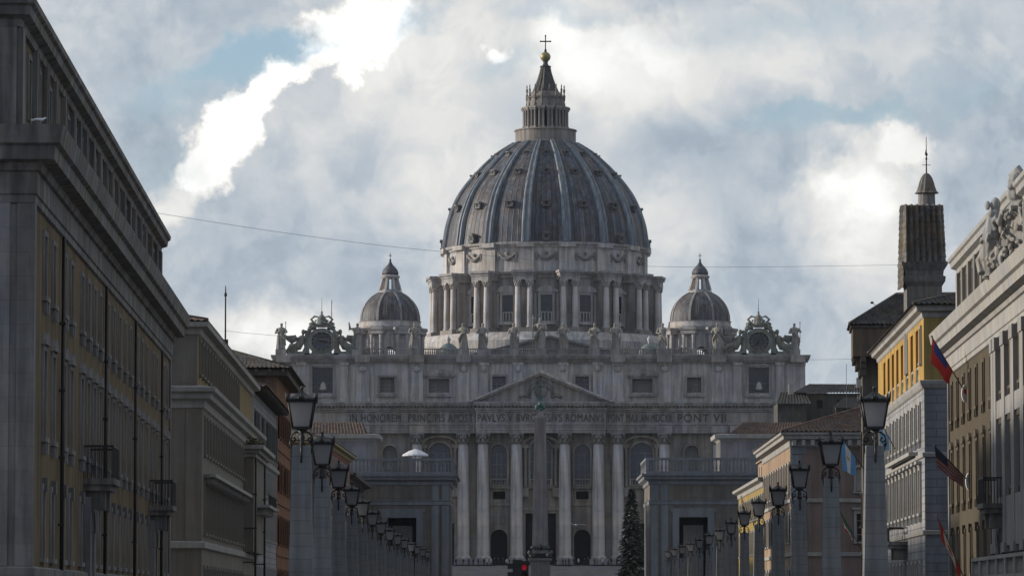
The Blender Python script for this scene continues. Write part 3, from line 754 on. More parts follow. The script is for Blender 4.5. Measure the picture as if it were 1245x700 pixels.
# --- the great dome
DOMEP = [(25.45, 79.8), (25.1, 82.0), (24.5, 85.6), (23.4, 89.0), (21.7, 92.8), (19.6, 95.9), (17.4, 98.5), (14.8, 101.2), (11.9, 103.8), (9.6, 105.4), (7.6, 106.6)]
def dome_r(z):
    for (r0, z0), (r1, z1) in zip(DOMEP, DOMEP[1:]):
        if z <= z1: return r0 + (r1 - r0) * (z - z0) / (z1 - z0)
    return 7.6
def smooth_prof(P_, n=3):
    out = []
    for i in range(len(P_) - 1):
        p0, p1, p2, p3 = P_[max(i - 1, 0)], P_[i], P_[i + 1], P_[min(i + 2, len(P_) - 1)]
        for k in range(n):
            t = k / n
            out.append(tuple(.5 * (2 * p1[q] + (p2[q] - p0[q]) * t + (2 * p0[q] - 5 * p1[q] + 4 * p2[q] - p3[q]) * t * t + (3 * p1[q] - p0[q] - 3 * p2[q] + p3[q]) * t ** 3) for q in (0, 1)))
    return out + [P_[-1]]
SP = smooth_prof(DOMEP)
DLEAD = dome_lead('dome_lead', (.122, .106, .106), (.09, .112, .15), 16 * 7)
m = MB(); m.lathe(SP, n=192, caps=False); dome = part('dome', m, DLEAD, bas, (DX, DY, 0))
m = MB(); rings = []
for r, z in SP:
    hw = .5 + .62 * (r - 7.6) / 18; o1 = .85
    rings.append([(-hw, -r + .3, z), (-hw, -r - o1 * .55, z), (-hw * .75, -r - o1, z), (-hw * .4, -r - o1, z), (-hw * .25, -r - o1 * .55, z), (hw * .25, -r - o1 * .55, z), (hw * .4, -r - o1, z), (hw * .75, -r - o1, z), (hw, -r - o1 * .55, z), (hw, -r + .3, z)])
m.loft(rings, sm=False)
ribm = m.mesh('rib', [mat('rib_lead', (.225, .255, .285), .5, .3, .35, .35)])
for k in range(16): obj('rib', ribm, dome, (0, 0, 0), radians(11.25 + 22.5 * k))
def dormer(w_, h, style):
    m = MB()
    m.box(-w_ / 2, w_ / 2, -.7, 1.6, 0, h * .75); m.prism([(-w_ * .72, h * .75), (w_ * .72, h * .75)] + [(w_ * .72 * cos(pi * k / 8), h * .75 + h * .4 * sin(pi * k / 8)) for k in range(1, 8)], -1.0, 1.6)
    m.box(-w_ * .75, w_ * .75, -.9, 1.4, -.25, 0)
    for sx in (-1, 1): m.tube([(sx * w_ * .55, -.6, 0), (sx * w_ * .75, -.6, h * .3), (sx * w_ * .55, -.6, h * .7)], .12 * w_)
    m.m = 1
    m.poly([(w_ * .27 * cos(2 * pi * t / 12), -.72, h * .42 + w_ * .3 * sin(2 * pi * t / 12)) for t in range(12)])
    return m.mesh('dormer', [mat('dormer_lead', (.12, .115, .115), .6, .3, 1), DARK])
DM = [(dormer(1.2, 1.9, 0), 80.2), (dormer(1.45, 1.35, 1), 88.8), (dormer(1.15, 1.1, 1), 97.4), (dormer(.85, .85, 1), 102.6)]
for me, z in DM:
    for k in range(16):
        if z < 82 and k % 2: continue
        a = radians(22.5 * k); r = dome_r(z + .6) + .15; obj('dormer', me, dome, (r * sin(a), -r * cos(a), z), a)

# --- lantern
m = MB(); m.lathe([(7.9, 106.2), (7.9, 106.7), (7.6, 106.8), (7.6, 109.4), (7.85, 109.5), (7.85, 109.8), (5, 109.85)], n=32, sm=False)
lan = part('lantern', m, TRAVD, bas, (DX, DY, 0))
m = MB(); m.lathe([(3.9, 109.6), (3.9, 115.6)], n=16, sm=False); part('lantern_core', m, TRAVD, lan)
m = MB()
for k in range(16):
    a = radians(22.5 * k); u, v_ = Vector((sin(a), -cos(a), 0)), Vector((cos(a), sin(a), 0))
    m.hexa([tuple(u * r + v_ * h + Vector((0, 0, z))) for z in (110.2, 114.4) for r, h in ((3.85, -.38), (3.95, -.38), (3.95, .38), (3.85, .38))])
part('window', m, DARK, lan)
m = MB(); m.box(-.85, .85, -5.9, -3.7, 109.8, 110.5); m.box(-.22, .22, -5.2, -3.7, 110.5, 114.6); m.box(-.85, .85, -5.95, -3.7, 114.6, 115.0)
for sx in (-1, 1): m.lathe([(.3, 110.5), (.26, 110.7), (.24, 114.3), (.36, 114.6)], sx * .48, -5.5, 8)
m.box(-1, 1, -6.15, -3.7, 115, 115.4)
me = m.mesh('paired_columns', [TRAV])
for k in range(16): obj('paired_columns', me, lan, (0, 0, 0), radians(11.25 + 22.5 * k))
m = MB(); m.lathe([(5.5, 115.1), (5.9, 115.3), (6.0, 115.5), (4.9, 115.7), (4.7, 117.6), (4.9, 117.8), (5.0, 118.1), (4.0, 118.3), (3.6, 119.4)], n=32, sm=False); part('lantern_cornice', m, TRAVD, lan)
m = MB(); m.lathe([(.32, 115.5), (.3, 116.2), (.12, 116.5), (.3, 117.3), (.36, 118.1), (.14, 118.6), (.24, 119.3), (.3, 119.6), (.1, 120.0), (.18, 120.4), (.03, 121.0)], n=7)
me = m.mesh('candelabrum', [TRAVD])
for k in range(16): a = radians(11.25 + 22.5 * k); obj('candelabrum', me, lan, (4.75 * sin(a), -4.75 * cos(a), .2))
m = MB(); n = 32
m.loft([[((r * (1 + (.08 if j % 2 else -.03))) * cos(2 * pi * j / n), (r * (1 + (.08 if j % 2 else -.03))) * sin(2 * pi * j / n), z) for j in range(n)] for r, z in ((3.5, 118.6), (3.1, 119.6), (2.45, 121.2), (1.9, 122.8), (1.45, 124.4), (1.2, 125.7))], sm=False)
m.lathe([(1.4, 125.7), (1.4, 126.0), (.8, 126.2), (.55, 126.8), (.7, 127.2)], n=14)
part('spire', m, mat('dark_spire_lead', (.075, .07, .07), .6, .4, .8, .3), lan)
m = MB(); m.ell((0, 0, 128.35), (1.28, 1.28, 1.28), 24, 15); part('ball', m, GOLD, lan)
m = MB(); m.lathe([(.35, 129.5), (.25, 130.2), (.08, 130.5)], n=8); m.box(-.13, .13, -.1, .1, 130.3, 133.6); m.box(-1.2, 1.2, -.1, .1, 132.1, 132.4)
for x, z in ((-1.25, 132.25), (1.25, 132.25), (0, 133.7)): m.ell((x, 0, z), (.22, .15, .22), 7, 5)
part('cross', m, IRON, lan)

# --- the two minor domes
SLEAD = dome_lead('minor_dome_lead', (.13, .115, .112), (.105, .115, .135), 72)
m = MB(); m.lathe([(7.25, 57.3), (7.25, 57.6), (7.5, 57.8), (7.7, 58.3), (7.4, 58.4), (7.4, 59.3), (7.6, 59.5)], n=48, sm=False)
for k in range(8):                                            # eight facets, each with an open arch
    a = radians(45 * k)
    def facet(x, d, z, a=a): return (x * cos(a) + (6.6 - d) * sin(a), x * sin(a) - (6.6 - d) * cos(a), z)
    m.fn = facet; wall(m, -2.75, 2.75, 44, 57.6, [(-1.4, 1.4, 46.5, 53.2)], 1.2, 0, (0,))
    m.loft([[(r * cos(pi * t / 10), d, 51.8 + r * sin(pi * t / 10)) for r, d in ((1.4, .01), (1.4, -.2), (1.8, -.2), (1.8, .01))] for t in range(11)], sm=False)
m.fn = ident
sd0 = part('minor_dome', m, TRAVL, bas)
for k in range(8):
    a = radians(45 * k)
    mm = MB(); a2 = a + radians(22.5); mm.box(-1.9, 1.9, -8.5, -6.8, 46, 47.2); mm.box(-.7, .7, -7.9, -6.8, 47.2, 56.2); mm.box(-1.9, 1.9, -8.7, -6.8, 56.2, 57.2); mm.box(-2.1, 2.1, -8.95, -6.8, 57.2, 57.75)
    for sx in (-1, 1): mm.lathe([(.55, 47.2), (.45, 47.6), (.4, 55.2), (.6, 56.2)], sx * 1.2, -8.0, 10)
    part('buttress', mm, TRAV, sd0, (0, 0, 0), a2)
SMP = smooth_prof([(7.3, 59.4), (7.2, 61.0), (6.7, 62.8), (5.8, 64.3), (4.5, 65.6), (3.2, 66.4), (2.2, 66.8)])
m = MB(); m.lathe(SMP, n=64, caps=False); part('dome_shell', m, SLEAD, sd0)
m = MB()
for k in range(8):
    a = radians(22.5 + 45 * k); u, v_ = Vector((sin(a), -cos(a), 0)), Vector((cos(a), sin(a), 0))
    m.loft([[tuple(u * rr + v_ * h + Vector((0, 0, z))) for rr, h in ((r - .1, -.32), (r + .22, -.25), (r + .22, .25), (r - .1, .32))] for r, z in SMP], sm=False)
pieces('rib', m, mat('pale_rib_stone', (.30, .29, .28), .7, .3, .5, .3), sd0)
m = MB(); m.lathe([(2.9, 66.2), (2.9, 66.9), (2.4, 67.0), (2.3, 67.3)], n=16, sm=False)
for k in range(8):
    a = radians(22.5 + 45 * k); u, v_ = Vector((sin(a), -cos(a), 0)), Vector((cos(a), sin(a), 0))
    m.hexa([tuple(u * r + v_ * h + Vector((0, 0, z))) for z in (67.2, 70.1) for r, h in ((1.3, -.22), (2.9 if z < 69 else 2.0, -.3), (2.9 if z < 69 else 2.0, .3), (1.3, .22))])
m.lathe([(2.1, 70.0), (2.3, 70.3), (2.35, 70.6), (1.9, 70.8), (1.8, 71.0)], n=16, sm=False)
part('lantern', m, TRAVL, sd0)
m = MB(); m.lathe([(1.95, 70.9), (2.0, 71.4), (1.75, 72.1), (1.2, 72.8), (.6, 73.4), (.3, 74.0), (.2, 74.3)], n=16); m.ell((0, 0, 74.5), (.28, .28, .28)); m.box(-.07, .07, -.06, .06, 74.6, 76.2); m.box(-.4, .4, -.06, .06, 75.5, 75.65)
part('lantern_cap', m, SLEAD, sd0)
sd0.location = (-29.4 - BX, 101, 0)
copytree(sd0, bas, (45.4 - BX, 101, 0))

# ================================================================== statues along the parapet
def statue_mb(h, seed, arm='staff', lean=.02):
    """robed figure, feet at z = 0"""
    R = random.Random(seed); m = MB(); n = 22; ph = R.uniform(0, 6); kf = R.choice((5, 6, 7)); rings = []
    for z, rx, ry in ((0, .16, .14), (.06, .165, .145), (.2, .15, .125), (.35, .135, .115), (.5, .13, .105), (.6, .115, .095), (.7, .14, .1), (.78, .155, .095), (.82, .13, .08), (.85, .055, .05), (.875, .042, .042)):
        f = .2 * max(0, 1 - z / .85)
        ox = lean * sin(z * 5 + ph); oy = .015 * cos(z * 4 + ph)
        rings.append([((rx * (1 + f * sin(kf * 2 * pi * j / n + ph + z * 3))) * cos(2 * pi * j / n) * h + ox * h, (ry * (1 + f * sin(kf * 2 * pi * j / n + ph + z * 3))) * sin(2 * pi * j / n) * h + oy * h, z * h) for j in range(n)])
    m.loft(rings); ox = lean * sin(.9 * 5 + ph) * h
    m.ell((ox, -.01 * h, .93 * h), (.052 * h, .06 * h, .07 * h), 10, 8); m.ell((ox, -.045 * h, .885 * h), (.035 * h, .03 * h, .045 * h)); m.ell((ox, .015 * h, .95 * h), (.06 * h, .062 * h, .06 * h))
    q = lambda x, y, z: (x * h, y * h, z * h)
    side = R.choice((-1, 1))
    if arm == 'staff': side = 1
    a1 = [q(side * .13, 0, .79), q(side * .22, -.03, .66), q(side * .2, -.13, .6 + R.uniform(0, .12))]
    a2 = [q(-side * .13, 0, .79), q(-side * .2, -.04, .63), q(-side * .05, -.13, .62 + R.uniform(-.05, .08))]
    if arm == 'raised': a1 = [q(side * .13, 0, .79), q(side * .26, -.04, .78), q(side * .3, -.08, .98)]
    if arm == 'cross': a1 = [q(side * .13, 0, .79), q(side * .23, -.06, .68), q(side * .21, -.14, .74)]
    for a in (a1, a2): m.tube(a, [.055 * h, .048 * h, .03 * h], 8); m.ell(a[2], (.032 * h,) * 3, 6, 5)
    # cloak swept over one shoulder
    m.tube([q(-side * .12, .02, .8), q(side * .02, -.1, .6), q(side * .14, -.08, .42), q(side * .15, .02, .15)], [.05 * h, .05 * h, .06 * h, .045 * h], 8)
    m.tube([q(side * .1, .08, .8), q(0, .12, .5), q(0, .12, .05)], [.07 * h, .1 * h, .12 * h], 8)
    x, y, z = a1[2]
    if arm in ('staff', 'raised'): m.tube([(x, y, 0.25 * h if arm == 'staff' else .7 * h), (x, y, h * 1.02)], .016 * h, 6); m.ell((x, y, h * 1.02), (.03 * h,) * 3, 6, 5)
    if arm == 'cross': m.tube([(x, y, 0.05 * h), (x, y, h * 1.1)], .02 * h, 6); m.tube([(x - .1 * h, y, h * .98), (x + .1 * h, y, h * .98)], .02 * h, 6)
    if arm == 'book': m.box(a2[2][0] - .06 * h, a2[2][0] + .06 * h, a2[2][1] - .05 * h, a2[2][1], a2[2][2] - .03 * h, a2[2][2] + .1 * h)
    return m
ST = [(-56.2, 'staff'), (-39.7, 'raised'), (-27.4, 'book'), (-16.7, 'book'), (-12.6, 'staff'), (-5.8, 'staff'), (0, 'cross'), (4.9, 'book'), (11.6, 'book'), (16.2, 'staff'), (26.3, 'raised'), (38.3, 'book'), (55.0, 'staff')]
STL = ['robed stone statue holding a staff on the far left end of the parapet', 'robed stone statue with raised arm standing just right of the left clock',
       'robed stone statue in front of the left minor dome', 'robed stone statue beside the left green cupola, outermost of the seven before the drum',
       'robed stone statue with staff, second left of the cross bearer', 'robed stone statue with staff, next left of the central cross bearer',
       'largest central stone statue carrying a cross above the pediment', 'robed stone statue holding a book, next right of the central cross bearer',
       'robed stone statue holding a book, second right of the cross bearer', 'robed stone statue with staff left of the right green cupola',
       'robed stone statue with raised arm in front of the right minor dome', 'robed stone statue holding a book just left of the right clock',
       'robed stone statue holding a staff on the far right end of the parapet']
for k, (x, arm) in enumerate(ST):
    h = 6.8 if arm == 'cross' else 5.7
    me = remesh(statue_mb(h, 40 + k, arm), 'statue', .062, STATUE, 0)
    tag(obj('statue', me, None, (BX + x, BY - .5, BZ + 46.7), random.uniform(-.35, .35) + (pi if (arm == 'staff' and x > 30) else 0) * 0), STL[k], 'statue', 'statues along the basilica parapet')
# reclining angels beside the clocks
def angel_mb(seed, s):
    R = random.Random(seed); m = MB()
    m.tube([(s * 1.6, 0, .5), (s * .9, -.2, .9), (0, -.1, 1.2), (-s * .55, 0, 2.1), (-s * .75, 0, 2.9)], [.35, .6, .75, .62, .5], 10)
    m.ell((-s * .85, -.1, 3.6), (.36, .4, .45)); m.tube([(-s * .75, 0, 2.9), (-s * .85, 0, 3.4)], .2)
    m.tube([(-s * .5, -.3, 2.8), (s * .2, -.6, 2.4), (s * .5, -.5, 3.1)], [.25, .2, .15]); m.tube([(-s * 1.0, 0, 2.8), (-s * 1.6, -.2, 2.2), (-s * 2.0, -.2, 2.7)], [.25, .2, .14])
    m.tube([(s * .2, -.4, 1.2), (s * 1.2, -.7, 1.3), (s * 1.9, -.5, .3)], [.45, .38, .2])
    wing = [(-s * .3, .3, 2.4), (s * .6, .5, 3.1), (s * 1.8, .5, 3.0), (s * 2.7, .4, 3.4), (s * 2.0, .5, 2.3), (s * 1.1, .5, 1.6)]
    m.loft([[(x, y - .14, z) for x, y, z in wing], [(x, y + .14, z) for x, y, z in wing]], sm=False)
    for q in range(3): m.tube([(s * (.3 + q * .4), -.2, 1.4), (s * (.5 + q * .5), -.5, .6), (s * (.6 + q * .6), -.2, 0)], [.3, .25, .2])
    m.box(-1.3, 1.9, -.5, .5, -.05, .35) if s > 0 else m.box(-1.9, 1.3, -.5, .5, -.05, .35)
    return m
for cx, who in ((-47.4, 'left'), (47.2, 'right')):
    for s in (-1, 1):
        me = remesh(angel_mb(5 + s, s), 'reclining_angel', .09, MOSS, 1)
        for v in me.vertices: v.co *= 1.3
        tag(obj('reclining_angel', me, None, (BX + cx + s * 5.1, BY - .3, BZ + 45.85)), 'winged stone angel reclining against the %s side of the %s clock' % ('left' if s < 0 else 'right', who), 'statue', 'angels beside the basilica clocks')

# ================================================================== palaces along the street
OCHRE = mat('ochre_plaster', (.155, .11, .056), .9, .34, .3, .42, fine=8)
GREYST = mat('grey_palace_stone', (.215, .212, .208), .85, .3, .3, .4, (2.4, 1.0, .02), .8, fine=8)
PALEST = mat('pale_palace_stone', (.34, .33, .31), .85, .18, .35, .2, fine=8)
BEIGE = mat('beige_plaster', (.195, .178, .15), .9, .18, .3, .2, fine=8)
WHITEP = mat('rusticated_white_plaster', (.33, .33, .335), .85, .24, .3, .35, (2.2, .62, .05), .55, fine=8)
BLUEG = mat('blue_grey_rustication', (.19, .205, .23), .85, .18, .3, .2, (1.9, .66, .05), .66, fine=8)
YELLOW = mat('yellow_plaster', (.46, .29, .08), .9, .28, .35, .4, fine=8)
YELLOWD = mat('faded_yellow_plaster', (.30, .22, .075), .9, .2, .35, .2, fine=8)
ORANGE = mat('orange_plaster', (.235, .105, .05), .9, .36, .3, .45, fine=8)
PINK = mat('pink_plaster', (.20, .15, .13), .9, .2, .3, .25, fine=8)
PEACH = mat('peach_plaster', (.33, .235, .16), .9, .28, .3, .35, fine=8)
BROWN = mat('brown_stone_plaster', (.11, .095, .08), .9, .22, .3, .25, fine=8)
GREYBR = mat('grey_brick_wall', (.125, .118, .112), .9, .22, .3, .2, (.9, .28, .02), .75, fine=8)
BEIGED = mat('dull_beige_surround', (.19, .175, .15), .9, .2, .35, .2, fine=8)
PALD = mat('dim_grey_surround', (.24, .23, .222), .88, .28, .35, .4, fine=8)
CORNST = mat('cornice_grey_stone', (.195, .185, .175), .85, .32, .35, .5, fine=8)
GIANT = mat('pilaster_grey_stone', (.27, .265, .255), .85, .18, .35, .2, fine=8)
BLIND = mat('pale_roller_blind', (.30, .29, .27), .8, .15, 1)
BLIND2 = mat('brown_roller_blind', (.13, .11, .09), .8, .15, 1)
SHUTG = mat('grey_green_shutter', (.10, .11, .105), .8, .2, 1)
SHUTW = mat('weathered_pale_shutter', (.24, .235, .22), .8, .2, 1)

class Palace:
    """a palace on one side of the street; a runs away from the camera, d goes into the building"""
    def __init__(s, name, label, side, near, far, depth):
        s.s = side; n, f = Vector(near), Vector(far); dv = f - n; s.L = dv.length; s.D = depth
        rot = atan2(dv.y, dv.x) + (pi if side < 0 else 0)
        s.root = thing(name, label, 'building', (n.x, n.y, gz(n.y)), rot)
        s.k = 1 if side > 0 else -1
    def S(s, a, d, z): return (s.k * a, -d, z)          # street face
    def E(s, a, d, z): return (s.k * d, -a, z)          # face towards the camera
    def shell(s, z1, holes, ehole, mats, emat=None, rec=.35, name='wall', arch=(), ztop=None, inset=0.0):
        m = MB(s.S); wall(m, inset, s.L - inset, ztop or 0, z1, holes, rec, inset, arch)
        m.quad((inset, s.D, ztop or 0), (s.L - inset, s.D, ztop or 0), (s.L - inset, s.D, z1), (inset, s.D, z1)); m.quad((s.L - inset, inset, ztop or 0), (s.L - inset, s.D, ztop or 0), (s.L - inset, s.D, z1), (s.L - inset, inset, z1))
        m.quad((inset, inset, z1 - .01), (s.L - inset, inset, z1 - .01), (s.L - inset, s.D, z1 - .01), (inset, s.D, z1 - .01))
        m.fn = s.E; m.m = 1 if emat else 0; wall(m, inset, s.D, ztop or 0, z1, ehole, rec, inset)
        return part(name, m, [mats] + ([emat] if emat else []), s.root)
    def mould(s, name, prof, mats, z=0.0, inset=0.0):
        m = MB(s.S); ringwalk(m, [(p, zz + z) for p, zz in prof], inset, s.L - inset, inset, s.D); return part(name, m, mats, s.root)
    def windows(s, face, us, z0, z1, w, style, frame, inside=GLASS, rec=.35, dd=0.0):
        """one window mesh shared along the row: surround, sill, hood; pane and shutters are its sub-parts"""
        h = z1 - z0; fn = s.S if face == 'S' else s.E
        k0 = fn(0, 0, 0)
        m = MB(fn); fw = style.get('fw', .28); pr = style.get('pr', .14)
        for sx in (-1, 1): m.box(sx * (w / 2 + fw / 2) - fw / 2, sx * (w / 2 + fw / 2) + fw / 2, -pr, .003, 0, h)
        m.box(-w / 2 - fw, w / 2 + fw, -pr - .01, .003, h, h + fw)
        if style.get('sill', True):
            m.box(-w / 2 - fw - .1, w / 2 + fw + .1, -pr - .11, .003, -.2, 0)
            if style.get('bracket'):
                for sx in (-1, 1): m.box(sx * w * .45 - .14, sx * w * .45 + .14, -pr - .1, .003, -.7, -.24)
        hd = style.get('hood')
        if hd == 'flat': m.box(-w / 2 - fw - .2, w / 2 + fw + .2, -pr - style.get('hp', .28), .003, h + fw + .2, h + fw + .42); m.box(-w / 2 - fw, w / 2 + fw, -pr - .05, .003, h + fw, h + fw + .2)
        if hd == 'seg': R = w / 2 + fw + .15; m.prism([(-R, h + fw), (R, h + fw)] + [(R * cos(pi * t / 8), h + fw + .55 * sin(pi * t / 8)) for t in range(1, 8)], -pr - style.get('hp', .25), .003)
        if hd == 'key': m.prism([(-.22, h - .1), (.22, h - .1), (.3, h + fw + .25), (-.3, h + fw + .25)], -pr - .15, .003)
        me = m.mesh('window', [frame])
        m = MB(fn); m.quad((-w / 2, rec * .8, 0), (w / 2, rec * .8, 0), (w / 2, rec * .8, h), (-w / 2, rec * .8, h)); m.m = 1
        for x in (-w / 2 + .05, 0, w / 2 - .05): m.box(x - .05, x + .05, rec * .6, rec * .78, .02, h - .02)
        for q in range(1, 4): m.box(-w / 2 + .02, w / 2 - .02, rec * .62, rec * .77, q * h / 4 - .03, q * h / 4 + .03)
        pm_ = m.mesh('pane', [inside, style.get('bar', SHUTW)]); alts = []
        for dr in (.35, .6, .97):
            m2 = MB(fn); m2.v, m2.f, m2.mi, m2.sm = list(m.v), list(m.f), list(m.mi), list(m.sm); m2.m = 2
            m2.quad((-w / 2 + .03, rec * .58, h - dr * h), (w / 2 - .03, rec * .58, h - dr * h), (w / 2 - .03, rec * .58, h), (-w / 2 + .03, rec * .58, h))
            alts.append(m2.mesh('pane', [inside, style.get('bar', SHUTW), random.choice((BLIND, BLIND2))]))
        sm_ = None
        if style.get('shutter'):
            sm_ = []
            for sx in (-1, 1):
                m = MB(fn); m.box(sx * (w / 2 + .04 + w * .22) - w * .22, sx * (w / 2 + .04 + w * .22) + w * .22, -pr - .08, -pr - .03, .05, h - .05)
                for q in range(int(h / .16)): m.box(sx * (w / 2 + .04 + w * .22) - w * .19, sx * (w / 2 + .04 + w * .22) + w * .19, -pr - .095, -pr - .079, .12 + q * .16, .2 + q * .16)
                sm_.append(m.mesh('shutter', [style['shutter']]))
        out = []
        for u in us:
            p = fn(u, dd, z0); o = obj('window', me, s.root, p); obj('pane', random.choice([pm_, pm_, pm_] + alts), o)
            if sm_ and random.random() < style.get('open', 1): obj('shutter', sm_[0], o); obj('shutter', sm_[1], o)
            out.append(o)
        return out
    def pipe(s, u, z0, z1, r=.09, d=-.16):
        m = MB(s.S); m.tube([(u, d, z1), (u, d, z0)], r, 8)
        for k in range(int(z0) + 2, int(z1), 3): m.box(u - .14, u + .14, d - .12, .003, k, k + .12)
        return part('drainpipe', m, IRON, s.root)
    def balcony(s, u, z, w=4.2, out=1.3, rail=1.5, slab=CORNST):
        m = MB(s.S); m.box(u - w / 2, u + w / 2, -out, .003, z - .3, z); m.box(u - w / 2 + .15, u + w / 2 - .15, -out + .2, .003, z - .6, z - .3)
        for sx in (-1, 1): m.prism([(u + sx * w * .36 - .2, z - 1.5), (u + sx * w * .36 + .2, z - 1.5), (u + sx * w * .36 + .25, z - .6), (u + sx * w * .36 - .25, z - .6)], -out * .7, .003)
        o = part('balcony', m, slab, s.root)
        m = MB(s.S); m.box(u - w / 2 + .05, u + w / 2 - .05, -out + .04, -out + .12, z + rail - .1, z + rail)
        for sx in (-1, 1): m.box(u + sx * (w / 2 - .09) - .04, u + sx * (w / 2 - .09) + .04, -out + .04, .003, z + rail - .1, z + rail)
        n = int(w / .14)
        for q in range(n + 1): x = u - w / 2 + .08 + q * (w - .16) / n; m.box(x - .018, x + .018, -out + .06, -out + .1, z, z + rail - .1)
        for sx in (-1, 1):
            for q in range(8): m.box(u + sx * (w / 2 - .09) - .018, u + sx * (w / 2 - .09) + .018, -out + .15 + q * out / 8, -out + .185 + q * out / 8, z, z + rail - .1)
        part('railing', m, IRON, o); return o

CORN = [(0.02, 18.0), (.12, 18.05), (.12, 18.35), (.2, 18.4), (.2, 19.3), (.35, 19.35), (.45, 19.65), (.95, 19.75), (1.0, 20.3), (1.2, 20.4), (1.3, 20.9), (1.35, 21.15), (.1, 21.25)]
ROOFC = [(0.02, 25.4), (.15, 25.45), (.2, 25.75), (.55, 25.9), (.6, 26.25), (.75, 26.35), (.78, 26.6), (.1, 26.7), (-1.2, 27.0)]
def street_palace(name, label, side, near, far, us, balc, pipes, wallmat, stone, frame, wide=1.35):
    p = Palace(name, label, side, near, far, 22)
    zlo = -gz(near[1]); S_ = {'hood': 'seg', 'bracket': True, 'fw': .24, 'pr': .09, 'hp': .12}
    H = []
    for u in us:
        for z0, z1 in ((3.5, 6.4), (8.6, 12.3), (14.6, 17.2)): H.append((u - wide / 2, u + wide / 2, z0, z1))
    p.shell(18.2, H, [(2.2, 3.6, 8.6, 12.3)] if side > 0 else [], wallmat, GREYST)
    bal = [u for u in us if any(abs(u - b_) < 1.5 for b_ in balc)]; oth = [u for u in us if u not in bal]
    p.windows('S', us, 14.6, 17.2, wide, {'fw': .22, 'pr': .08, 'bracket': True}, frame, GLASS)
    p.windows('S', us, 8.6, 12.3, wide, S_, frame, GLASS)
    p.windows('S', oth, 3.5, 6.4, wide, {'fw': .24, 'pr': .08, 'hood': 'key'}, frame, GLASS)
    # arched stone portals under the balconies
    for u in bal:
        p.balcony(u, 7.6, 4.6, 1.5, 1.6)
        m = MB(p.S); m.box(u - 2.0, u - 1.0, -.35, .003, 0, 6.7); m.box(u + 1.0, u + 2.0, -.35, .003, 0, 6.7)
        m.loft([[(u + r * cos(pi * t / 10), d, 5.0 + r * sin(pi * t / 10)) for r, d in ((1.0, .003), (1.0, -.4), (1.55, -.45), (1.55, .003))] for t in range(11)], sm=False)
        o = part('portal', m, GREYST, p.root)
        m = MB(p.S); m.prism([(u + 1.0, 0.01), (u + 1.0, 5.0)] + [(u + cos(pi * t / 10), 5.0 + sin(pi * t / 10)) for t in range(1, 10)] + [(u - 1.0, 5.0), (u - 1.0, 0.01)], -.06, .2); part('door', m, DARK, o)
    p.mould('base_course', [(.05, 0), (.05, 2.6), (.22, 2.7), (.25, 3.0), (.03, 3.1)], GREYST)
    p.mould('main_cornice', CORN, stone)
    # smooth stone corner strips
    m = MB(p.S)
    for a0, a1 in ((-.08, .9), (p.L - .9, p.L + .08)): m.box(a0, a1, -.12, .6, 3.1, 18.05)
    m.fn = p.E; m.box(.9, 2.0, -.10, .02, 3.1, 18.04); pieces('corner_pilaster', m, GREYST, p.root)
    # attic storey, a little set back
    A = .75
    p.shell(25.5, [(u - .55, u + .55, 22.1, 24.8) for u in us], [], wallmat, GREYST, name='attic_wall', ztop=21.2, inset=A)
    p.windows('S', us, 22.1, 24.8, 1.1, {'fw': .22, 'pr': .08, 'sill': False}, frame, GLASS, dd=A)
    m = MB(p.S); ed = sorted(us); mids = [(a + b_) / 2 for a, b_ in zip(ed, ed[1:])]
    for u in mids:
        for off in (-.42, .42): m.box(u + off - .22, u + off + .22, A - .24, A + .002, 21.2, 25.45)
    m.box(A, 2.0, A - .25, A + .005, 21.2, 25.44); m.box(p.L - 2.0, p.L - A, A - .25, A + .005, 21.2, 25.44)
    m.fn = p.E; m.box(A, 2.4, A - .2, A + .005, 21.2, 25.43)
    pieces('attic_pilaster', m, stone, p.root)
    p.mould('roof_cornice', ROOFC, stone, 0, A)
    m = MB(p.S); m.box(A + 1.1, p.L - 2, A + 1.1, p.D - 1.4, 26.6, 27.02); m.box(A + .5, 4, A + .45, p.D - 1.4, 26.7, 28.1); part('roof', m, TILED, p.root)
    for u in pipes: p.pipe(u, 0, 17.95)
    return p

UL = [6.5, 11.3, 17.4, 21.8, 28.6, 33, 37.4, 41.6, 47.4, 52.3, 57.3, 62.4, 67.4, 74, 79, 84.5, 91, 95.6, 104.2, 108.8]
L1 = street_palace('ochre_palace', 'long ochre palace with two iron balconies and stone attic filling the left edge', -1, (-19.8, 169), (-23.5, 282), UL, [33, 91], [15.2, 44.6, 70.8, 100.4], OCHRE, CORNST, PALD)
# right-hand twin, its near part dressed with giant pale pilasters
r_near = (28.27, 196.0); r_far = (32.0, 301.0); LR = math.dist(r_near, r_far)
UR = [LR - u for u in (3.6, 9.2, 14.9, 20.7, 26.6, 32.6, 38.8)][::-1]
zone = LR - 43.2
UP = [zone - 4.2 - 6.4 * k for k in range(8) if zone - 4.2 - 6.4 * k > 3][::-1]
R1 = street_palace('olive_palace', 'olive brown palace with pale cornice, giant pilasters and three flagpoles at the right edge', 1, r_near, r_far, UP + UR, [UP[-1]], [], mat('olive_plaster', (.08, .064, .04), .9, .2, .3, .2, fine=8), PALEST, mat('olive_window_surround', (.12, .10, .072), .9, .25, .4, .3))
m = MB(R1.S)
edges = [zone + .5] + [zone - 1.0 - 6.4 * k for k in range(9) if zone - 1.0 - 6.4 * k > 1]
for e in edges:
    m.box(e - 1.1, e + 1.1, -.3, .004, 5.2, 17.6); m.box(e - 1.25, e + 1.25, -.4, .004, 4.6, 5.2); m.box(e - 1.2, e + 1.2, -.38, .004, 17.2, 18.0)
for k in range(len(edges) - 1):
    m.box(edges[k + 1] + .8, edges[k] - .8, -.25, -.002, 12.9, 14.0); m.box(edges[k + 1] + .8, edges[k] - .8, -.25, -.002, 5.0, 8.0)
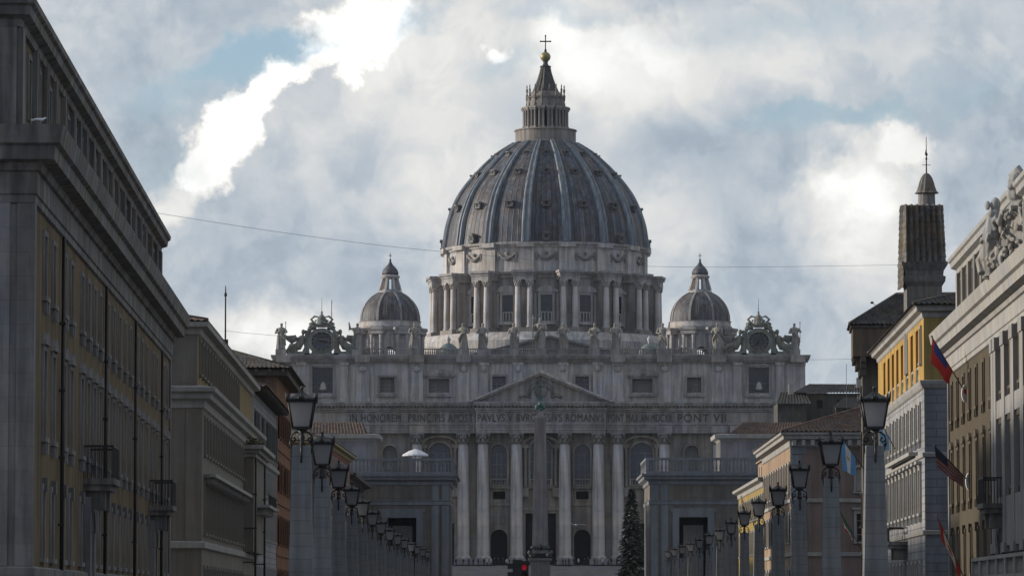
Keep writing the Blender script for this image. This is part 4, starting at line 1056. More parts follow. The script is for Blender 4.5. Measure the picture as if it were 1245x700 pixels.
pieces('giant_pilaster', m, GIANT, R1.root)
m = MB(R1.S)
for x0, x1, dz in ((0.1, zone, 0),): balustrade(m, x0, x1, -1.7, -1.3, 3.0, 1.3, .5, 6.4); m.box(x0, x1, -1.8, .004, 2.6, 3.0)
part('terrace_balustrade', m, PALEST, R1.root)

# L2: beige palace
p = L2 = Palace('beige_palace', 'beige four storey palace with red tiled roof edge beyond the side street on the left', -1, (-22.6, 300), (-24.4, 392), 30)
us = [3 + 4.05 * k for k in range(16)]; ub = [69.5, 73.5, 77.5, 81.5, 85.5, 89]
H = [(u - .7, u + .7, z0, z1) for u in us for z0, z1 in ((1.0, 4.0), (6.6, 10.2), (12.4, 15.0))] + [(u - .7, u + .7, z0, z1) for u in ub for z0, z1 in ((1.0, 4.0), (6.6, 10.2), (12.0, 14.2))]
p.shell(16.0, H, [(12, 13.4, 8, 11)], BEIGE, None)
p.windows('S', us, 12.4, 15.0, 1.4, {'fw': .22, 'pr': .1}, BEIGED, GLASS); p.windows('S', us, 6.6, 10.2, 1.4, {'fw': .25, 'hood': 'flat', 'pr': .12}, BEIGED, GLASS); p.windows('S', us, 1.0, 4.0, 1.4, {'fw': .25}, BEIGED, GLASS)
p.windows('S', ub, 12.0, 14.2, 1.4, {'fw': .22}, BEIGED, GLASS); p.windows('S', ub, 6.6, 10.2, 1.4, {'fw': .25, 'hood': 'flat'}, BEIGED, GLASS)
p.mould('string_course', [(.02, 5.4), (.22, 5.5), (.25, 5.9), (.03, 6.0)], PALEST)
p.mould('main_cornice', [(.02, 15.6), (.15, 15.7), (.2, 16.2), (.6, 16.35), (.65, 16.7), (.95, 16.85), (1.0, 17.15), (.1, 17.3)], PALEST)
m = MB(p.E)
for a in (4.5, 9.0, 13.5): m.box(a, a + .5, -.08, .003, 6, 15.6)
m.box(.02, 1.2, -.1, .003, 6.0, 15.62); pieces('corner_strip', m, BEIGE, p.root)
m = MB(p.S); m.box(66.5, p.L + .1, -.9, .6, 5.98, 14.4); part('side_wing', m, BEIGE, p.root)
m = MB(p.S); [m.box(66.3 - e, p.L + .3 + e, -1.0 - e, .5, 14.4 + dz, 14.4 + dz + .35) for e, dz in ((.1, 0), (.4, .35), (.8, .7))]; o = part('wing_cornice', m, PALEST, p.root)
m = MB(p.S)
for _ in range(900):
    u = random.uniform(67, p.L); d = random.uniform(-1.3, .3); z = 15.42 + abs(random.gauss(0, .35)); r = random.uniform(.06, .16); a = random.uniform(0, 6)
    m.quad((u + r * cos(a), d + r * sin(a), z), (u - r * sin(a), d + r * cos(a), z + r), (u - r * cos(a), d - r * sin(a), z + r * 1.3), (u + r * sin(a), d - r * cos(a), z + r * .4))
ivy = part('roof_plants', m, mat('roof_weeds', (.085, .075, .03), .9, .4, 2), None); ivy.matrix_world = p.root.matrix_world.copy(); ivy.location = p.root.location; ivy.rotation_euler = p.root.rotation_euler
tag(ivy, 'dry olive weeds growing on the ledge of the beige palace', 'plant')
p.shell(21.6, [(u - .65, u + .65, 18.3, 20.6) for u in us] , [(4, 5.2, 18.3, 20.6), (12, 13.2, 18.3, 20.6)], mat('attic_ochre_plaster', (.25, .19, .085), .9, .2, .3, .2), BEIGE, name='attic_wall', ztop=17.2, inset=.4)
p.windows('S', us, 18.3, 20.6, 1.3, {'fw': .3, 'pr': .12}, BEIGED, GLASS, dd=.4)
p.mould('eaves', [(.02, 21.0), (.2, 21.1), (.25, 21.5), (.75, 21.6), (.8, 21.95), (.1, 22.0)], PALEST, 0, .4)
m = MB(p.S); hiproof(m, .4, p.L - .4, .4, p.D - .4, 22.0, 3.4, .75, None, .45); part('roof', m, TILE, p.root)
p.pipe(66.0, 0, 14.3, .1, -1.1); p.pipe(86.0, 0, 14.3, .1, -1.1)
m = MB(p.S); m.box(2, 64, -.9, .003, 10.7, 10.95)
for u in range(3, 64, 3): m.box(u - .12, u + .12, -.7, .003, 10.3, 10.7)
part('bracketed_ledge', m, PALEST, p.root)
m = MB(p.S); m.box(70, 88, -2.2, -.9, 10.0, 10.25); [m.box(71 + q * 3 - .15, 71 + q * 3 + .15, -1.9, -.9, 9.4, 10.0) for q in range(6)]; o = part('balcony', m, PALEST, p.root)
m = MB(p.S); m.box(70.05, 87.95, -2.15, -2.05, 11.15, 11.25); [m.box(70.1 + q * .2, 70.13 + q * .2, -2.12, -2.08, 10.25, 11.15) for q in range(90)]; part('railing', m, IRON, o)

# L3: white house with overhanging tiles, L4: orange house
p = L3 = Palace('white_house', 'narrow whitewashed stone house with overhanging tiled eaves between beige palace and orange house', -1, (-25.4, 403), (-26.2, 457.6), 16)
us = [4 + 5.2 * k for k in range(10)]
p.shell(22.2, [(u - .7, u + .7, z0, z1) for u in us for z0, z1 in ((2, 5), (8, 11), (12.5, 15), (16.6, 20.4))], [(2, 3.2, 17, 20)], WHITEP, mat('cream_plaster', (.34, .31, .26), .9, .18, .3, .2))
for z0, z1 in ((2, 5), (8, 11), (12.5, 15)): p.windows('S', us, z0, z1, 1.4, {'fw': .25, 'hood': 'flat' if z0 == 8 else None}, PALEST, GLASS)
p.windows('S', us, 16.6, 20.4, 1.4, {'fw': .2, 'shutter': SHUTG, 'open': .8}, PALEST, GLASS)
p.mould('string_course', [(.02, 15.4), (.3, 15.6), (.35, 15.95), (.03, 16.1)], PALEST)
m = MB(p.S); hiproof(m, 0, p.L, 0, p.D, 22.5, 2.2, 1.5, None, .45); part('roof', m, TILE, p.root)
m = MB(p.S)
for q in range(36): m.box(.5 + q * 1.5, .75 + q * 1.5, -1.35, .003, 22.1, 22.4)
pieces('rafter', m, BROWN, p.root)
p = L4 = Palace('orange_house', 'tall burnt orange house with wide dark eaves and big tiled roof beyond the white house', -1, (-26.2, 458), (-26.75, 496), 26)
us = [4, 10, 16, 22, 28, 34]
p.shell(26.6, [(u - .7, u + .7, z0, z1) for u in us for z0, z1 in ((2, 5), (8, 11), (14, 17), (20, 22.8))], [(3, 4.2, 23.2, 25), (10, 11.2, 23.2, 25)], ORANGE, mat('pale_brown_plaster', (.20, .135, .085), .9, .2, .3, .3))
for z0, z1 in ((2, 5), (8, 11), (14, 17), (20, 22.8)): p.windows('S', us, z0, z1, 1.4, {'fw': .22, 'shutter': mat('brown_shutter', (.12, .06, .03), .8, .2, 1), 'open': .7}, ORANGE, GLASS)
for z in (6.6, 12.4, 18.4): p.mould('string_course', [(.01, z), (.12, z + .05), (.12, z + .3), (.01, z + .35)], ORANGE)
m = MB(p.S); hiproof(m, 0, p.L, 0, p.D, 27.4, 4.6, 1.7, 13, .5); part('roof', m, TILED, p.root)
m = MB(p.S); m.box(-1.2, p.L + 1.2, -1.2, p.D, 26.6, 27.3)
m.fn = p.E
for q in range(18): m.box(-.9 + q * 1.5, -.6 + q * 1.5, -1.6, .003, 26.9, 27.32)
part('eaves', m, BROWN, p.root)
m = MB(p.S); m.box(5, 6.6, 9, 10.4, 28.6, 31.4); m.prism([(4.8, 31.4), (6.8, 31.4), (5.8, 32.4)], 8.8, 10.6); part('chimney', m, mat('chimney_brick', (.14, .09, .065), .9, .3, 1, .3, (.5, .16, .02)), p.root)

# L5, L6: lower houses behind the first lamps
p = Palace('dark_red_house', 'dull red house with pale eaves behind the second lamp of the left row', -1, (-23.2, 515), (-22.6, 574), 22)
us = [3 + 5.5 * k for k in range(10)]
p.shell(21.2, [(u - .7, u + .7, z0, z1) for u in us for z0, z1 in ((9, 12), (13.5, 16), (17.5, 19.8))], [], mat('dull_red_plaster', (.21, .085, .055), .9, .25, .3, .3), GREYBR)
for z0, z1 in ((9, 12), (13.5, 16), (17.5, 19.8)): p.windows('S', us, z0, z1, 1.4, {'fw': .25}, PALEST, GLASS)
p.mould('eaves', [(.02, 20.8), (.2, 20.9), (.3, 21.2), (.8, 21.3), (.85, 21.55), (.1, 21.65)], mat('yellow_eaves', (.30, .26, .15), .9, .2, .5))
m = MB(p.S); hiproof(m, 0, p.L, 0, p.D, 21.6, 2.6, .8, None, .5); part('roof', m, TILED, p.root)
p = Palace('grey_brick_building', 'plain dark grey brick building with low eaves behind the left lamp row', -1, (-23.1, 576), (-23.0, 634), 30)
us = [4 + 6 * k for k in range(9)]
p.shell(18.6, [(u - .8, u + .8, z0, z1) for u in us for z0, z1 in ((5, 8), (11, 14))], [(20, 21.4, 10, 13)], GREYBR)
for z0, z1 in ((5, 8), (11, 14)): p.windows('S', us, z0, z1, 1.6, {'fw': .2}, GREYBR, GLASS)
p.mould('eaves', [(.02, 18.2), (.4, 18.6), (1.3, 18.9), (1.35, 19.2), (.1, 19.3)], BROWN)
m = MB(p.S); hiproof(m, 0, p.L, 0, p.D, 19.2, 2.6, 1.3, None, .5); part('roof', m, TILED, p.root)

# R2: yellow palace with loggia
p = R2 = Palace('yellow_loggia_palace', 'pale rusticated palace topped by a bright yellow loggia on the right', 1, (32.5, 324), (34.5, 387), 20)
us = [4.6 + 5.0 * k for k in range(12)]
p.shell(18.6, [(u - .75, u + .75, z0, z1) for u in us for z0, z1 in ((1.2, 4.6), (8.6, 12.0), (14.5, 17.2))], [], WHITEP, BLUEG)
p.windows('S', us, 14.5, 17.2, 1.5, {'fw': .25, 'bracket': True}, PALEST, GLASS); p.windows('S', us, 8.6, 12.0, 1.5, {'fw': .3, 'hood': 'flat', 'pr': .18, 'bracket': True}, PALEST, GLASS)
p.windows('S', us, 1.2, 4.6, 1.5, {'fw': .3}, PALEST, GLASS)
for z in (6.8, 12.9): p.mould('string_course', [(.02, z), (.15, z + .05), (.2, z + .35), (.03, z + .4)], PALEST)
p.mould('loggia_ledge', [(.02, 18.3), (.15, 18.4), (.3, 18.7), (.35, 18.95), (.03, 19.0)], PALEST)
m = MB(p.S); m.box(8, 40, -.75, .003, 13.3, 13.6); part('long_hood', m, PALEST, p.root)
lo = [(6.6 + 6.4 * k, 6.6 + 6.4 * k + 3.2) for k in range(8)]
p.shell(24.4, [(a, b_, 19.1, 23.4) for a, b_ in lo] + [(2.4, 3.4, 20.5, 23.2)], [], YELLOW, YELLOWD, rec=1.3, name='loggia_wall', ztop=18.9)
m = MB(p.S)
for a, b_ in lo: m.quad((a - .1, 1.32, 19), (b_ + .1, 1.32, 19), (b_ + .1, 1.32, 23.5), (a - .1, 1.32, 23.5))
pieces('loggia_back_wall', m, mat('orange_loggia_plaster', (.40, .19, .045), .9, .25, .4, .2), p.root)
m = MB(p.S)
for a, b_ in lo: balustrade(m, a + .002, b_ - .002, .1, .35, 19.12, 1.35, .4, 99)
pieces('loggia_parapet', m, mat('grey_marble', (.27, .28, .29), .8, .2, 1), p.root)
p.windows('S', [2.9], 20.5, 23.2, 1.0, {'fw': .25}, PALEST, SHUTG)
p.mould('eaves', [(.02, 23.9), (.1, 24.0), (.15, 24.3), (.55, 24.45), (.6, 24.75), (.8, 24.85), (.1, 25.0)], PALEST)
m = MB(p.S); hiproof(m, 0, p.L, 0, p.D, 24.9, 3.0, .9, None, .45); part('roof', m, TILED, p.root)
p.balcony(24, 6.6, 5, 1.6, 1.2)
# the tiled turret on its roof
tx, tz = P(1121, 365, 345)
tur = thing('tiled_turret', 'dark turret clad in grey tiles with domed lantern and weather vane above the yellow palace', 'tower', (tx, 345, 0))
zb = P(0, 368, 345)[1]; zr = P(0, 322, 345)[1]; zt = P(0, 250, 345)[1]; hw = 1.75
m = MB(); m.box(-hw + .35, hw - .2, -hw + .4, hw - .3, zb - 6, zr + .2)
m.loft([[(-hw + .35 - e, -hw + .4 - e, z), (hw - .2 + e, -hw + .4 - e, z), (hw - .2 + e, hw - .3 + e, z), (-hw + .35 - e, hw - .3 + e, z)] for e, z in ((0, zr - 1.9), (.25, zr - 1.5), (.3, zr - 1.1), (.1, zr - 1.0), (.15, zr - .6), (.45, zr - .1), (.5, zr + .15))], sm=False)
part('turret_wall', m, mat('turret_stone', (.17, .165, .155), .9, .3, .8, .3), tur)
m = MB(); t_ = .12
tiles(m, (-hw, -hw, zr), (hw, -hw, zr), (hw - t_, -hw + 1.0, zt), (-hw + t_, -hw + 1.0, zt), .46, .5, .34)
tiles(m, (hw, -hw, zr), (hw, hw, zr), (hw - t_, hw - 1.0, zt), (hw - t_, -hw + 1.0, zt), .42, .5, .13)
tiles(m, (-hw, hw, zr - 2.0), (-hw, -hw, zr - 2.0), (-hw + t_, -hw + 1.0, zt), (-hw + t_, hw - 1.0, zt), .42, .5, .13)
tiles(m, (hw, hw, zr), (-hw, hw, zr), (-hw + t_, hw - 1.0, zt), (hw - t_, hw - 1.0, zt), .42, .5, .13)
m.box(-hw + .14, hw - .14, -hw + 1.05, hw - 1.05, zr - .5, zt - .02)
part('tiled_roof', m, TILET, tur)
z1 = P(0, 235, 345)[1]; z2 = P(0, 210, 345)[1]; z3 = P(0, 166, 345)[1]; lx = P(1127, 250, 345)[0] - tx
m = MB(); m.lathe([(.74, zt - .3), (.7, z1 - .1), (.78, z1), (.86, z1 + .1)], lx, .2, 12, sm=False); o = part('lantern', m, mat('turret_plaster', (.22, .215, .21), .9, .25, .8, .3), tur)
m = MB(); rings = []
for r, z in ((.98, z1), (.8, z1 + .2), (.68, z1 + .55), (.58, z1 + .95), (.46, z1 + 1.3), (.26, z2 - .12), (.06, z2)):
    rings.append([(lx + r * (1 + (.07 if j % 2 else -.04)) * cos(2 * pi * j / 24), .2 + r * (1 + (.07 if j % 2 else -.04)) * sin(2 * pi * j / 24), z) for j in range(24)])
m.loft(rings, sm=False); part('lantern_cap', m, TILET, tur)
m = MB(); m.tube([(lx, .2, z2 - .1), (lx, .2, z3)], [.06, .025], 6); m.ell((lx, .2, z2 + 1.2), (.09, .09, .12)); m.prism([(lx - .13, z3 - 1.5), (lx + .05, z3 - 1.7), (lx + .13, z3 - 1.5), (lx + .02, z3 - 1.3), (lx - .05, z3 - 1.1)], .17, .23); m.tube([(lx - .35, .2, z3 - 2.4), (lx + .35, .2, z3 - 2.4)], .025, 5)
part('weather_vane', m, IRON, tur)

# R2b: brown tower-like house with projecting top storey
p = Palace('brown_corbelled_house', 'dark brown house with tiled top storey jutting out on brackets behind the yellow palace', 1, (34.3, 402), (34.78, 409.5), 18)
us = [3.7]
p.shell(26.0, [(u - .7, u + .7, z0, z1) for u in us for z0, z1 in ((3, 6), (9, 12), (15, 18), (20, 22.5))], [(3, 4.3, 9, 12), (3, 4.3, 15, 18)], BROWN)
for z0, z1 in ((3, 6), (9, 12), (15, 18), (20, 22.5)): p.windows('S', us, z0, z1, 1.4, {'fw': .22}, BROWN, GLASS)
for z0, z1 in ((9, 12), (15, 18)): p.windows('E', [3.65], z0, z1, 1.3, {'fw': .2}, BROWN, GLASS)
m = MB(p.S)
m.fn = lambda a, d, z: p.S(a, d, z)
m.box(-1.3, p.L, -.95, p.D, 25.4, 28.2); part('top_storey', m, mat('umber_plaster', (.13, .10, .07), .9, .3, .5, .35), p.root)
m = MB(p.S)
for q in range(5):
    for e, z0, z1 in ((.3, 23.6, 24.3), (.6, 24.3, 24.9), (.9, 24.9, 25.4)): m.box(-.2 + q * 1.6, .35 + q * 1.6, -e, .003, z0, z1)
m.fn = p.E
for q in range(11):
    for e, z0, z1 in ((.45, 23.6, 24.3), (.85, 24.3, 24.9), (1.25, 24.9, 25.4)): m.box(-.2 + q * 1.6, .35 + q * 1.6, -e, .003, z0, z1)
pieces('bracket', m, BROWN, p.root)
p.mould('string_course', [(.02, 21.0), (.14, 21.05), (.14, 21.3), (.02, 21.4)], BROWN)
m = MB(p.S); hiproof(m, -1.3, p.L, -.95, p.D, 28.5, 3.2, .35, None, .42); m.box(-1.5, p.L + .2, -1.15, p.D, 28.2, 28.45); part('roof', m, TILED, p.root)

# R3: pink house with bracketed eaves, R5: yellow row, both lit on the street side
p = R3 = Palace('pink_house', 'pink plaster house with grey corner stones, bracketed eaves and hipped tile roof on the right', 1, (30.2, 445), (30.8, 504), 24)
us = [3.5 + 5.2 * k for k in range(11)]
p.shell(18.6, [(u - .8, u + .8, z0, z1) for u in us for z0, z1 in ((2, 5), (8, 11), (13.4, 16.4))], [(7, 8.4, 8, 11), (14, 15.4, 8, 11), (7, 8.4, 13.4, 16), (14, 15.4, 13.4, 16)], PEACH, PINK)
for z0, z1 in ((2, 5), (8, 11)): p.windows('S', us, z0, z1, 1.6, {'fw': .3, 'shutter': SHUTW, 'open': .6}, PALEST, GLASS)
p.windows('S', us, 13.4, 16.4, 1.6, {'fw': .3, 'bracket': True}, PALEST, SHUTW)
p.windows('E', [7.7, 14.7], 8, 11, 1.4, {'fw': .25, 'hood': 'flat'}, PALEST, GLASS); p.windows('E', [7.7, 14.7], 13.4, 16, 1.4, {'fw': .25}, PALEST, GLASS)
for z in (6.4, 12.2): p.mould('string_course', [(.02, z), (.18, z + .05), (.2, z + .4), (.03, z + .45)], PALEST)
m = MB(p.E)
for q in range(16): m.box(-.1, 1.6 if q % 2 else 1.15, -.09, .003, .2 + q * 1.15, 1.25 + q * 1.15)
m.fn = p.S
for q in range(16): m.box(-.08, .9 if q % 2 else .6, -.07, .003, .2 + q * 1.15, 1.25 + q * 1.15)
pieces('corner_stone', m, mat('blue_grey_quoin', (.22, .235, .255), .85, .2, .5, .2), p.root)
p.mould('eaves', [(.02, 18.2), (.15, 18.3), (.2, 18.9), (.85, 19.05), (.9, 19.4), (1.15, 19.5), (1.2, 19.75), (.1, 19.85)], PALEST)
m = MB(p.E)
for q in range(24): m.box(.1 + q * 1.0, .5 + q * 1.0, -.8, .003, 18.35, 18.95)
pieces('bracket', m, PALEST, p.root)
m = MB(p.S); hiproof(m, 0, p.L, 0, p.D, 19.8, 4.2, 1.2, None, .5); part('roof', m, TILE, p.root)
p = R5 = Palace('yellow_row_house', 'sunlit yellow row house with pale cornice and recessed attic just before the right terrace', 1, (31.0, 506), (31.6, 574), 16)
us = [3 + 5 * k for k in range(13)]
p.shell(16.0, [(u - .7, u + .7, z0, z1) for u in us for z0, z1 in ((2, 5), (7.6, 10.4), (12, 14.6))], [], YELLOWD)
for z0, z1 in ((2, 5), (7.6, 10.4), (12, 14.6)): p.windows('S', us, z0, z1, 1.4, {'fw': .3}, PALEST, SHUTW)
p.mould('eaves', [(.02, 15.6), (.15, 15.7), (.2, 16.2), (.8, 16.4), (.85, 16.75), (.1, 16.85)], PALEST)
m = MB(p.S); wall(m, 1, 38, 16.7, 19.6, [(u - .6, u + .6, 17.3, 19) for u in (4, 9, 14, 19, 24, 29, 34)], .3, 1.2); m.quad((1, 1.2, 16.7), (1, 10, 16.7), (1, 10, 19.6), (1, 1.2, 19.6)); m.box(.8, 38.2, .9, 10.2, 19.6, 19.8); m.quad((38, 1.2, 16.7), (38, 10, 16.7), (38, 10, 19.6), (38, 1.2, 19.6)); m.m = 1; m.quad((1.2, 1.45, 17), (37.8, 1.45, 17), (37.8, 1.45, 19.2), (1.2, 1.45, 19.2)); part('attic_storey', m, [PEACH, DARK], p.root)
m = MB(p.S); hiproof(m, 40, p.L, .2, p.D, 16.8, 2, .6, None, .5); part('roof', m, TILE, p.root)

# ================================================================== gate pavilions at the end of the street
PAVW = mat('pavilion_brown_stone', (.165, .15, .13), .88, .2, .25, .25, (2.0, .8, .02), .8, fine=8)
PAVT = mat('pavilion_grey_trim', (.185, .195, .21), .85, .18, .3, .2, fine=8)
def pavilion(name, label, y0, xa, xb, inner, doorx, ztop):
    """flat-roofed travertine block with a tall doorway and a balustraded terrace"""
    ground = gz(y0)
    t = thing(name, label, 'building', ((xa + xb) / 2, y0, ground)); hw = (xb - xa) / 2; D = 26; H = ztop - ground
    dx = doorx - (xa + xb) / 2
    m = MB(); wall(m, -hw, hw, 0, H - 3.0, [(dx - 2.2, dx + 2.2, 0, H - 9.2)], 2.5)
    m.quad((-hw, 0, 0), (-hw, D, 0), (-hw, D, H - 3), (-hw, 0, H - 3)); m.quad((hw, 0, 0), (hw, D, 0), (hw, D, H - 3), (hw, 0, H - 3)); m.quad((-hw, D, 0), (hw, D, 0), (hw, D, H - 3), (-hw, D, H - 3)); m.quad((-hw, 0, H - 3.01), (hw, 0, H - 3.01), (hw, D, H - 3.01), (-hw, D, H - 3.01))
    part('wall', m, PAVW, t)
    m = MB(); m.quad((dx - 2.3, 2.5, 0), (dx + 2.3, 2.5, 0), (dx + 2.3, 2.5, H - 9), (dx - 2.3, 2.5, H - 9)); o = part('doorway', m, DARK, t)
    m = MB(); m.box(dx - 1.5, dx + 1.6, 1.9, 2.4, 0, H - 10.4); part('door', m, mat('pale_door_stone', (.20, .19, .18), .8, .2, .6, .2), o)
    m = MB()
    for sx in (-1, 1): m.box(dx + sx * 2.75 - .5, dx + sx * 2.75 + .5, -.3, .003, 0, H - 9.2)
    m.box(dx - 3.25, dx + 3.25, -.31, .003, H - 9.2, H - 8.3); m.box(dx - 3.6, dx + 3.6, -.18, .003, H - 8.3, H - 7.8)
    part('door_surround', m, PAVT, t)
    m = MB(); ringwalk(m, [(.02, H - 7.3), (.15, H - 7.2), (.15, H - 6.7), (.25, H - 6.6), (.03, H - 6.5)], -hw, hw, 0, D); part('string_course', m, PAVT, t)
    m = MB()
    for sx in (-1, 1):
        for c in (hw - .7, hw - 2.3): m.box(sx * c - .55, sx * c + .55, -.18, .003, 0, H - 7.3); m.box(sx * c - .55, sx * c + .55, -.1, .003, H - 6.5, H - 4.0)
    for k in range(3):
        d = 1 + k * 4.0
        sx = inner; m.box(sx * hw - .002 if sx > 0 else -hw - .2, sx * hw + .2 if sx > 0 else -hw + .002, d, d + 1.2, 0, H - 7.3)
    pieces('pilaster', m, PAVT, t)
    m = MB(); ringwalk(m, [(.02, H - 4.2), (.2, H - 4.1), (.25, H - 3.6), (.9, H - 3.3), (.95, H - 2.9), (1.25, H - 2.8), (1.3, H - 2.45), (.1, H - 2.4)], -hw, hw, 0, D); m.box(-hw, hw, 0, D, H - 3.0, H - 2.42); part('cornice', m, PAVT, t)
    m = MB(); balustrade(m, -hw - .6, hw + .6, -.6, -.2, H - 2.42, 2.42, .55, 6.4, .18)
    m.fn = lambda a, d, z: (inner * (hw + .4) - inner * (d), a, z)
    balustrade(m, -.1, D, -.2, .2, H - 2.42, 2.42, .55, 6.4, .18); part('terrace_balustrade', m, PAVT, t)
    return t, H, hw
xa = P(408, 600, 640)[0]; xb = P(547, 600, 640)[0]; zt = P(500, 557, 640)[1]
pl, HL, hwl = pavilion('gate_pavilion', 'brown stone pavilion with tall doorway and white parasol on its terrace, left end of street', 640, xa, xb, 1, P(490, 0, 640)[0], zt)
xa2 = P(790, 600, 640)[0]; xb2 = P(925, 600, 640)[0]
pr_, HR, hwr = pavilion('gate_pavilion', 'brown stone pavilion with tall doorway and sunlit left flank, right end of street behind lamps', 640, xa2, xb2, -1, P(841, 0, 640)[0], zt + .1)
# rooftop houses on the terraces
def rooftop(label, x0, x1, ysh, zb, zw, roofx, side):
    t = thing('rooftop_house', label, 'building', ((x0 + x1) / 2, ysh, zb)); hw = (x1 - x0) / 2; h = zw - zb
    m = MB(); wall(m, -hw, hw, 0, h, [(-hw + 2, -hw + 3.2, .8, 2.6)] if side < 0 else [(hw - 4, hw - 2.8, .8, 2.6)], .5); m.quad((-hw, 0, 0), (-hw, 12, 0), (-hw, 12, h), (-hw, 0, h)); m.quad((hw, 0, 0), (hw, 12, 0), (hw, 12, h), (hw, 0, h)); part('wall', m, mat('rooftop_grey_plaster', (.25, .25, .255), .88, .2, .3, .25, fine=8), t)
    m = MB(); c = -hw + 2.6 if side < 0 else hw - 3.4; m.quad((c - .65, .45, .7), (c + .65, .45, .7), (c + .65, .45, 2.7), (c - .65, .45, 2.7)); part('window', m, GLASS, t)
    m = MB(); ringwalk(m, [(.02, h - .3), (.3, h), (.9, h + .2), (1.0, h + .8), (.1, h + .9)], -hw, hw, 0, 12); m.box(-hw, hw, 0, 12, h, h + .6)
    for q in range(6): m.box(hw * (-1 if side > 0 else 1) - .12, hw * (-1 if side > 0 else 1) + .12, .5 + q * 2, 1.2 + q * 2, .5, h - .3)
    part('eaves', m, PALEST, t)
    a, b_ = roofx; a -= (x0 + x1) / 2; b_ -= (x0 + x1) / 2
    m = MB(); tiles(m, (a, -.6, h + .85), (b_, -.6, h + .85), (b_ - (.8 if side < 0 else .1), 5, h + 2.9), (a + 2.5 * (side > 0), 5, h + 2.9), .5, .5, .12); tiles(m, (b_, 11, h + .85), (a, 11, h + .85), (a + 2.5 * (side > 0), 5, h + 2.9), (b_ - .8, 5, h + 2.9), .5, .5, .12)
    part('roof', m, TILEO if side < 0 else TILE, t)
q = lambda x: P(x, 0, 655)[0]
zr0 = gz(640) + HL - 2.4
rooftop('low grey house with orange tiled roof standing on the terrace of the left pavilion', q(392), q(456), 655, zr0, P(0, 534, 655)[1], (q(376), q(447)), -1)
rooftop('low grey house with dark tiled roof and lit left flank on the right pavilion terrace', q(874), q(958), 655, zr0, P(0, 534, 655)[1], (q(884), q(975)), 1)
# white parasol on the left terrace
px, pz = P(505, 556, 650)
t = thing('parasol', 'open white parasol on the terrace balustrade of the left pavilion', 'parasol', (px, 650, zr0))
m = MB(); pt = P(0, 545.5, 650)[1] - zr0; pe = P(0, 552.5, 650)[1] - zr0
m.loft([[(r * cos(2 * pi * j / 16 + pi / 16) * (1 if j % 2 else .97), r * sin(2 * pi * j / 16 + pi / 16), z) for j in range(16)] for r, z in ((2.1, pe - .22), (2.1, pe), (1.1, (pt + pe) / 2 + .12), (.1, pt))], caps=False, sm=False)
part('canopy', m, mat('white_canvas', (.62, .62, .64), .8, .05, 1), t)
m = MB(); m.tube([(0, 0, 0), (0, 0, pt)], .07, 8); m.box(-.4, .4, -.4, .4, 0, .12); part('pole', m, PALEST, t)
m = MB()
for k in range(8): a = k * pi / 4 + pi / 16; m.tube([(0, 0, pt - .08), (2.0 * cos(a), 2.0 * sin(a), pe - .03)], .025, 4)
part('rib_frame', m, IRON, t)

# ================================================================== obelisk in the square
ox, oz = P(657, 690, 740)
G0 = gz(740)
ob = thing('obelisk', 'tall red granite obelisk with a green bronze cross in the middle of the square', 'obelisk', (ox, 740, G0))
GRAN = mat('red_granite', (.21, .19, .19), .75, .2, .6, .3, fine=8)
zt_ = P(0, 497, 740)[1] - G0; zp = P(0, 508, 740)[1] - G0; zbase = P(0, 672, 740)[1] - G0
m = MB(); m.loft([[(x * r, y * r, z) for x, y in ((-1, -1), (1, -1), (1, 1), (-1, 1))] for r, z in ((1.45, zbase), (.98, zp), (.03, zt_))], sm=False); part('shaft', m, GRAN, ob)
m = MB(); m.box(-1.75, 1.75, -1.75, 1.75, zbase - 4.5, zbase - 1.3); m.box(-2.1, 2.1, -2.1, 2.1, zbase - 1.3, zbase - .9); m.box(-2.4, 2.4, -2.4, 2.4, zbase - 5.2, zbase - 4.5); m.box(-3.4, 3.4, -3.4, 3.4, 0, 1.4); m.box(-2.7, 2.7, -2.7, 2.7, 1.4, zbase - 5.2); part('pedestal', m, mat('pedestal_granite', (.15, .145, .14), .8, .2, .6, .2), ob)
m = MB()
for sx in (-1, 1):
    for sy in (-1, 1):
        m.ell((sx * 1.5, sy * 1.5, zbase - .35), (.55, .55, .5), 8, 6); m.ell((sx * 1.95, sy * 1.95, zbase + .1), (.35, .35, .4), 8, 6)
for sx in (-1, 1): m.ell((sx * 1.0, -1.6, zbase + 1.0), (.8, .2, .35)); m.ell((0, -1.6, zbase + 1.0), (.35, .3, .6))
pieces('bronze_lion', m, mat('dark_bronze', (.05, .06, .055), .6, .3, 1.5), ob)
zc = P(0, 462, 740)[1] - G0
m = MB()
for k in range(3): m.ell((-.55 + k * .55, 0, zt_ + .35 + (.5 if k == 1 else 0)), (.45, .4, .5), 8, 6)
m.prism([(.7 * cos(pi / 2 + 2 * pi * k / 16) * (1 if k % 2 == 0 else .45), zt_ + 1.9 + .75 * sin(pi / 2 + 2 * pi * k / 16) * (1 if k % 2 == 0 else .45)) for k in range(16)], -.15, .15)
m.box(-.12, .12, -.1, .1, zt_ + 2.2, zc); m.box(-.85, .85, -.1, .1, zc - 1.3, zc - 1.05); m.lathe([(.3, zt_ - .4), (.45, zt_ + .1), (.2, zt_ + .3)], n=10)
part('cross', m, COPPER, ob)

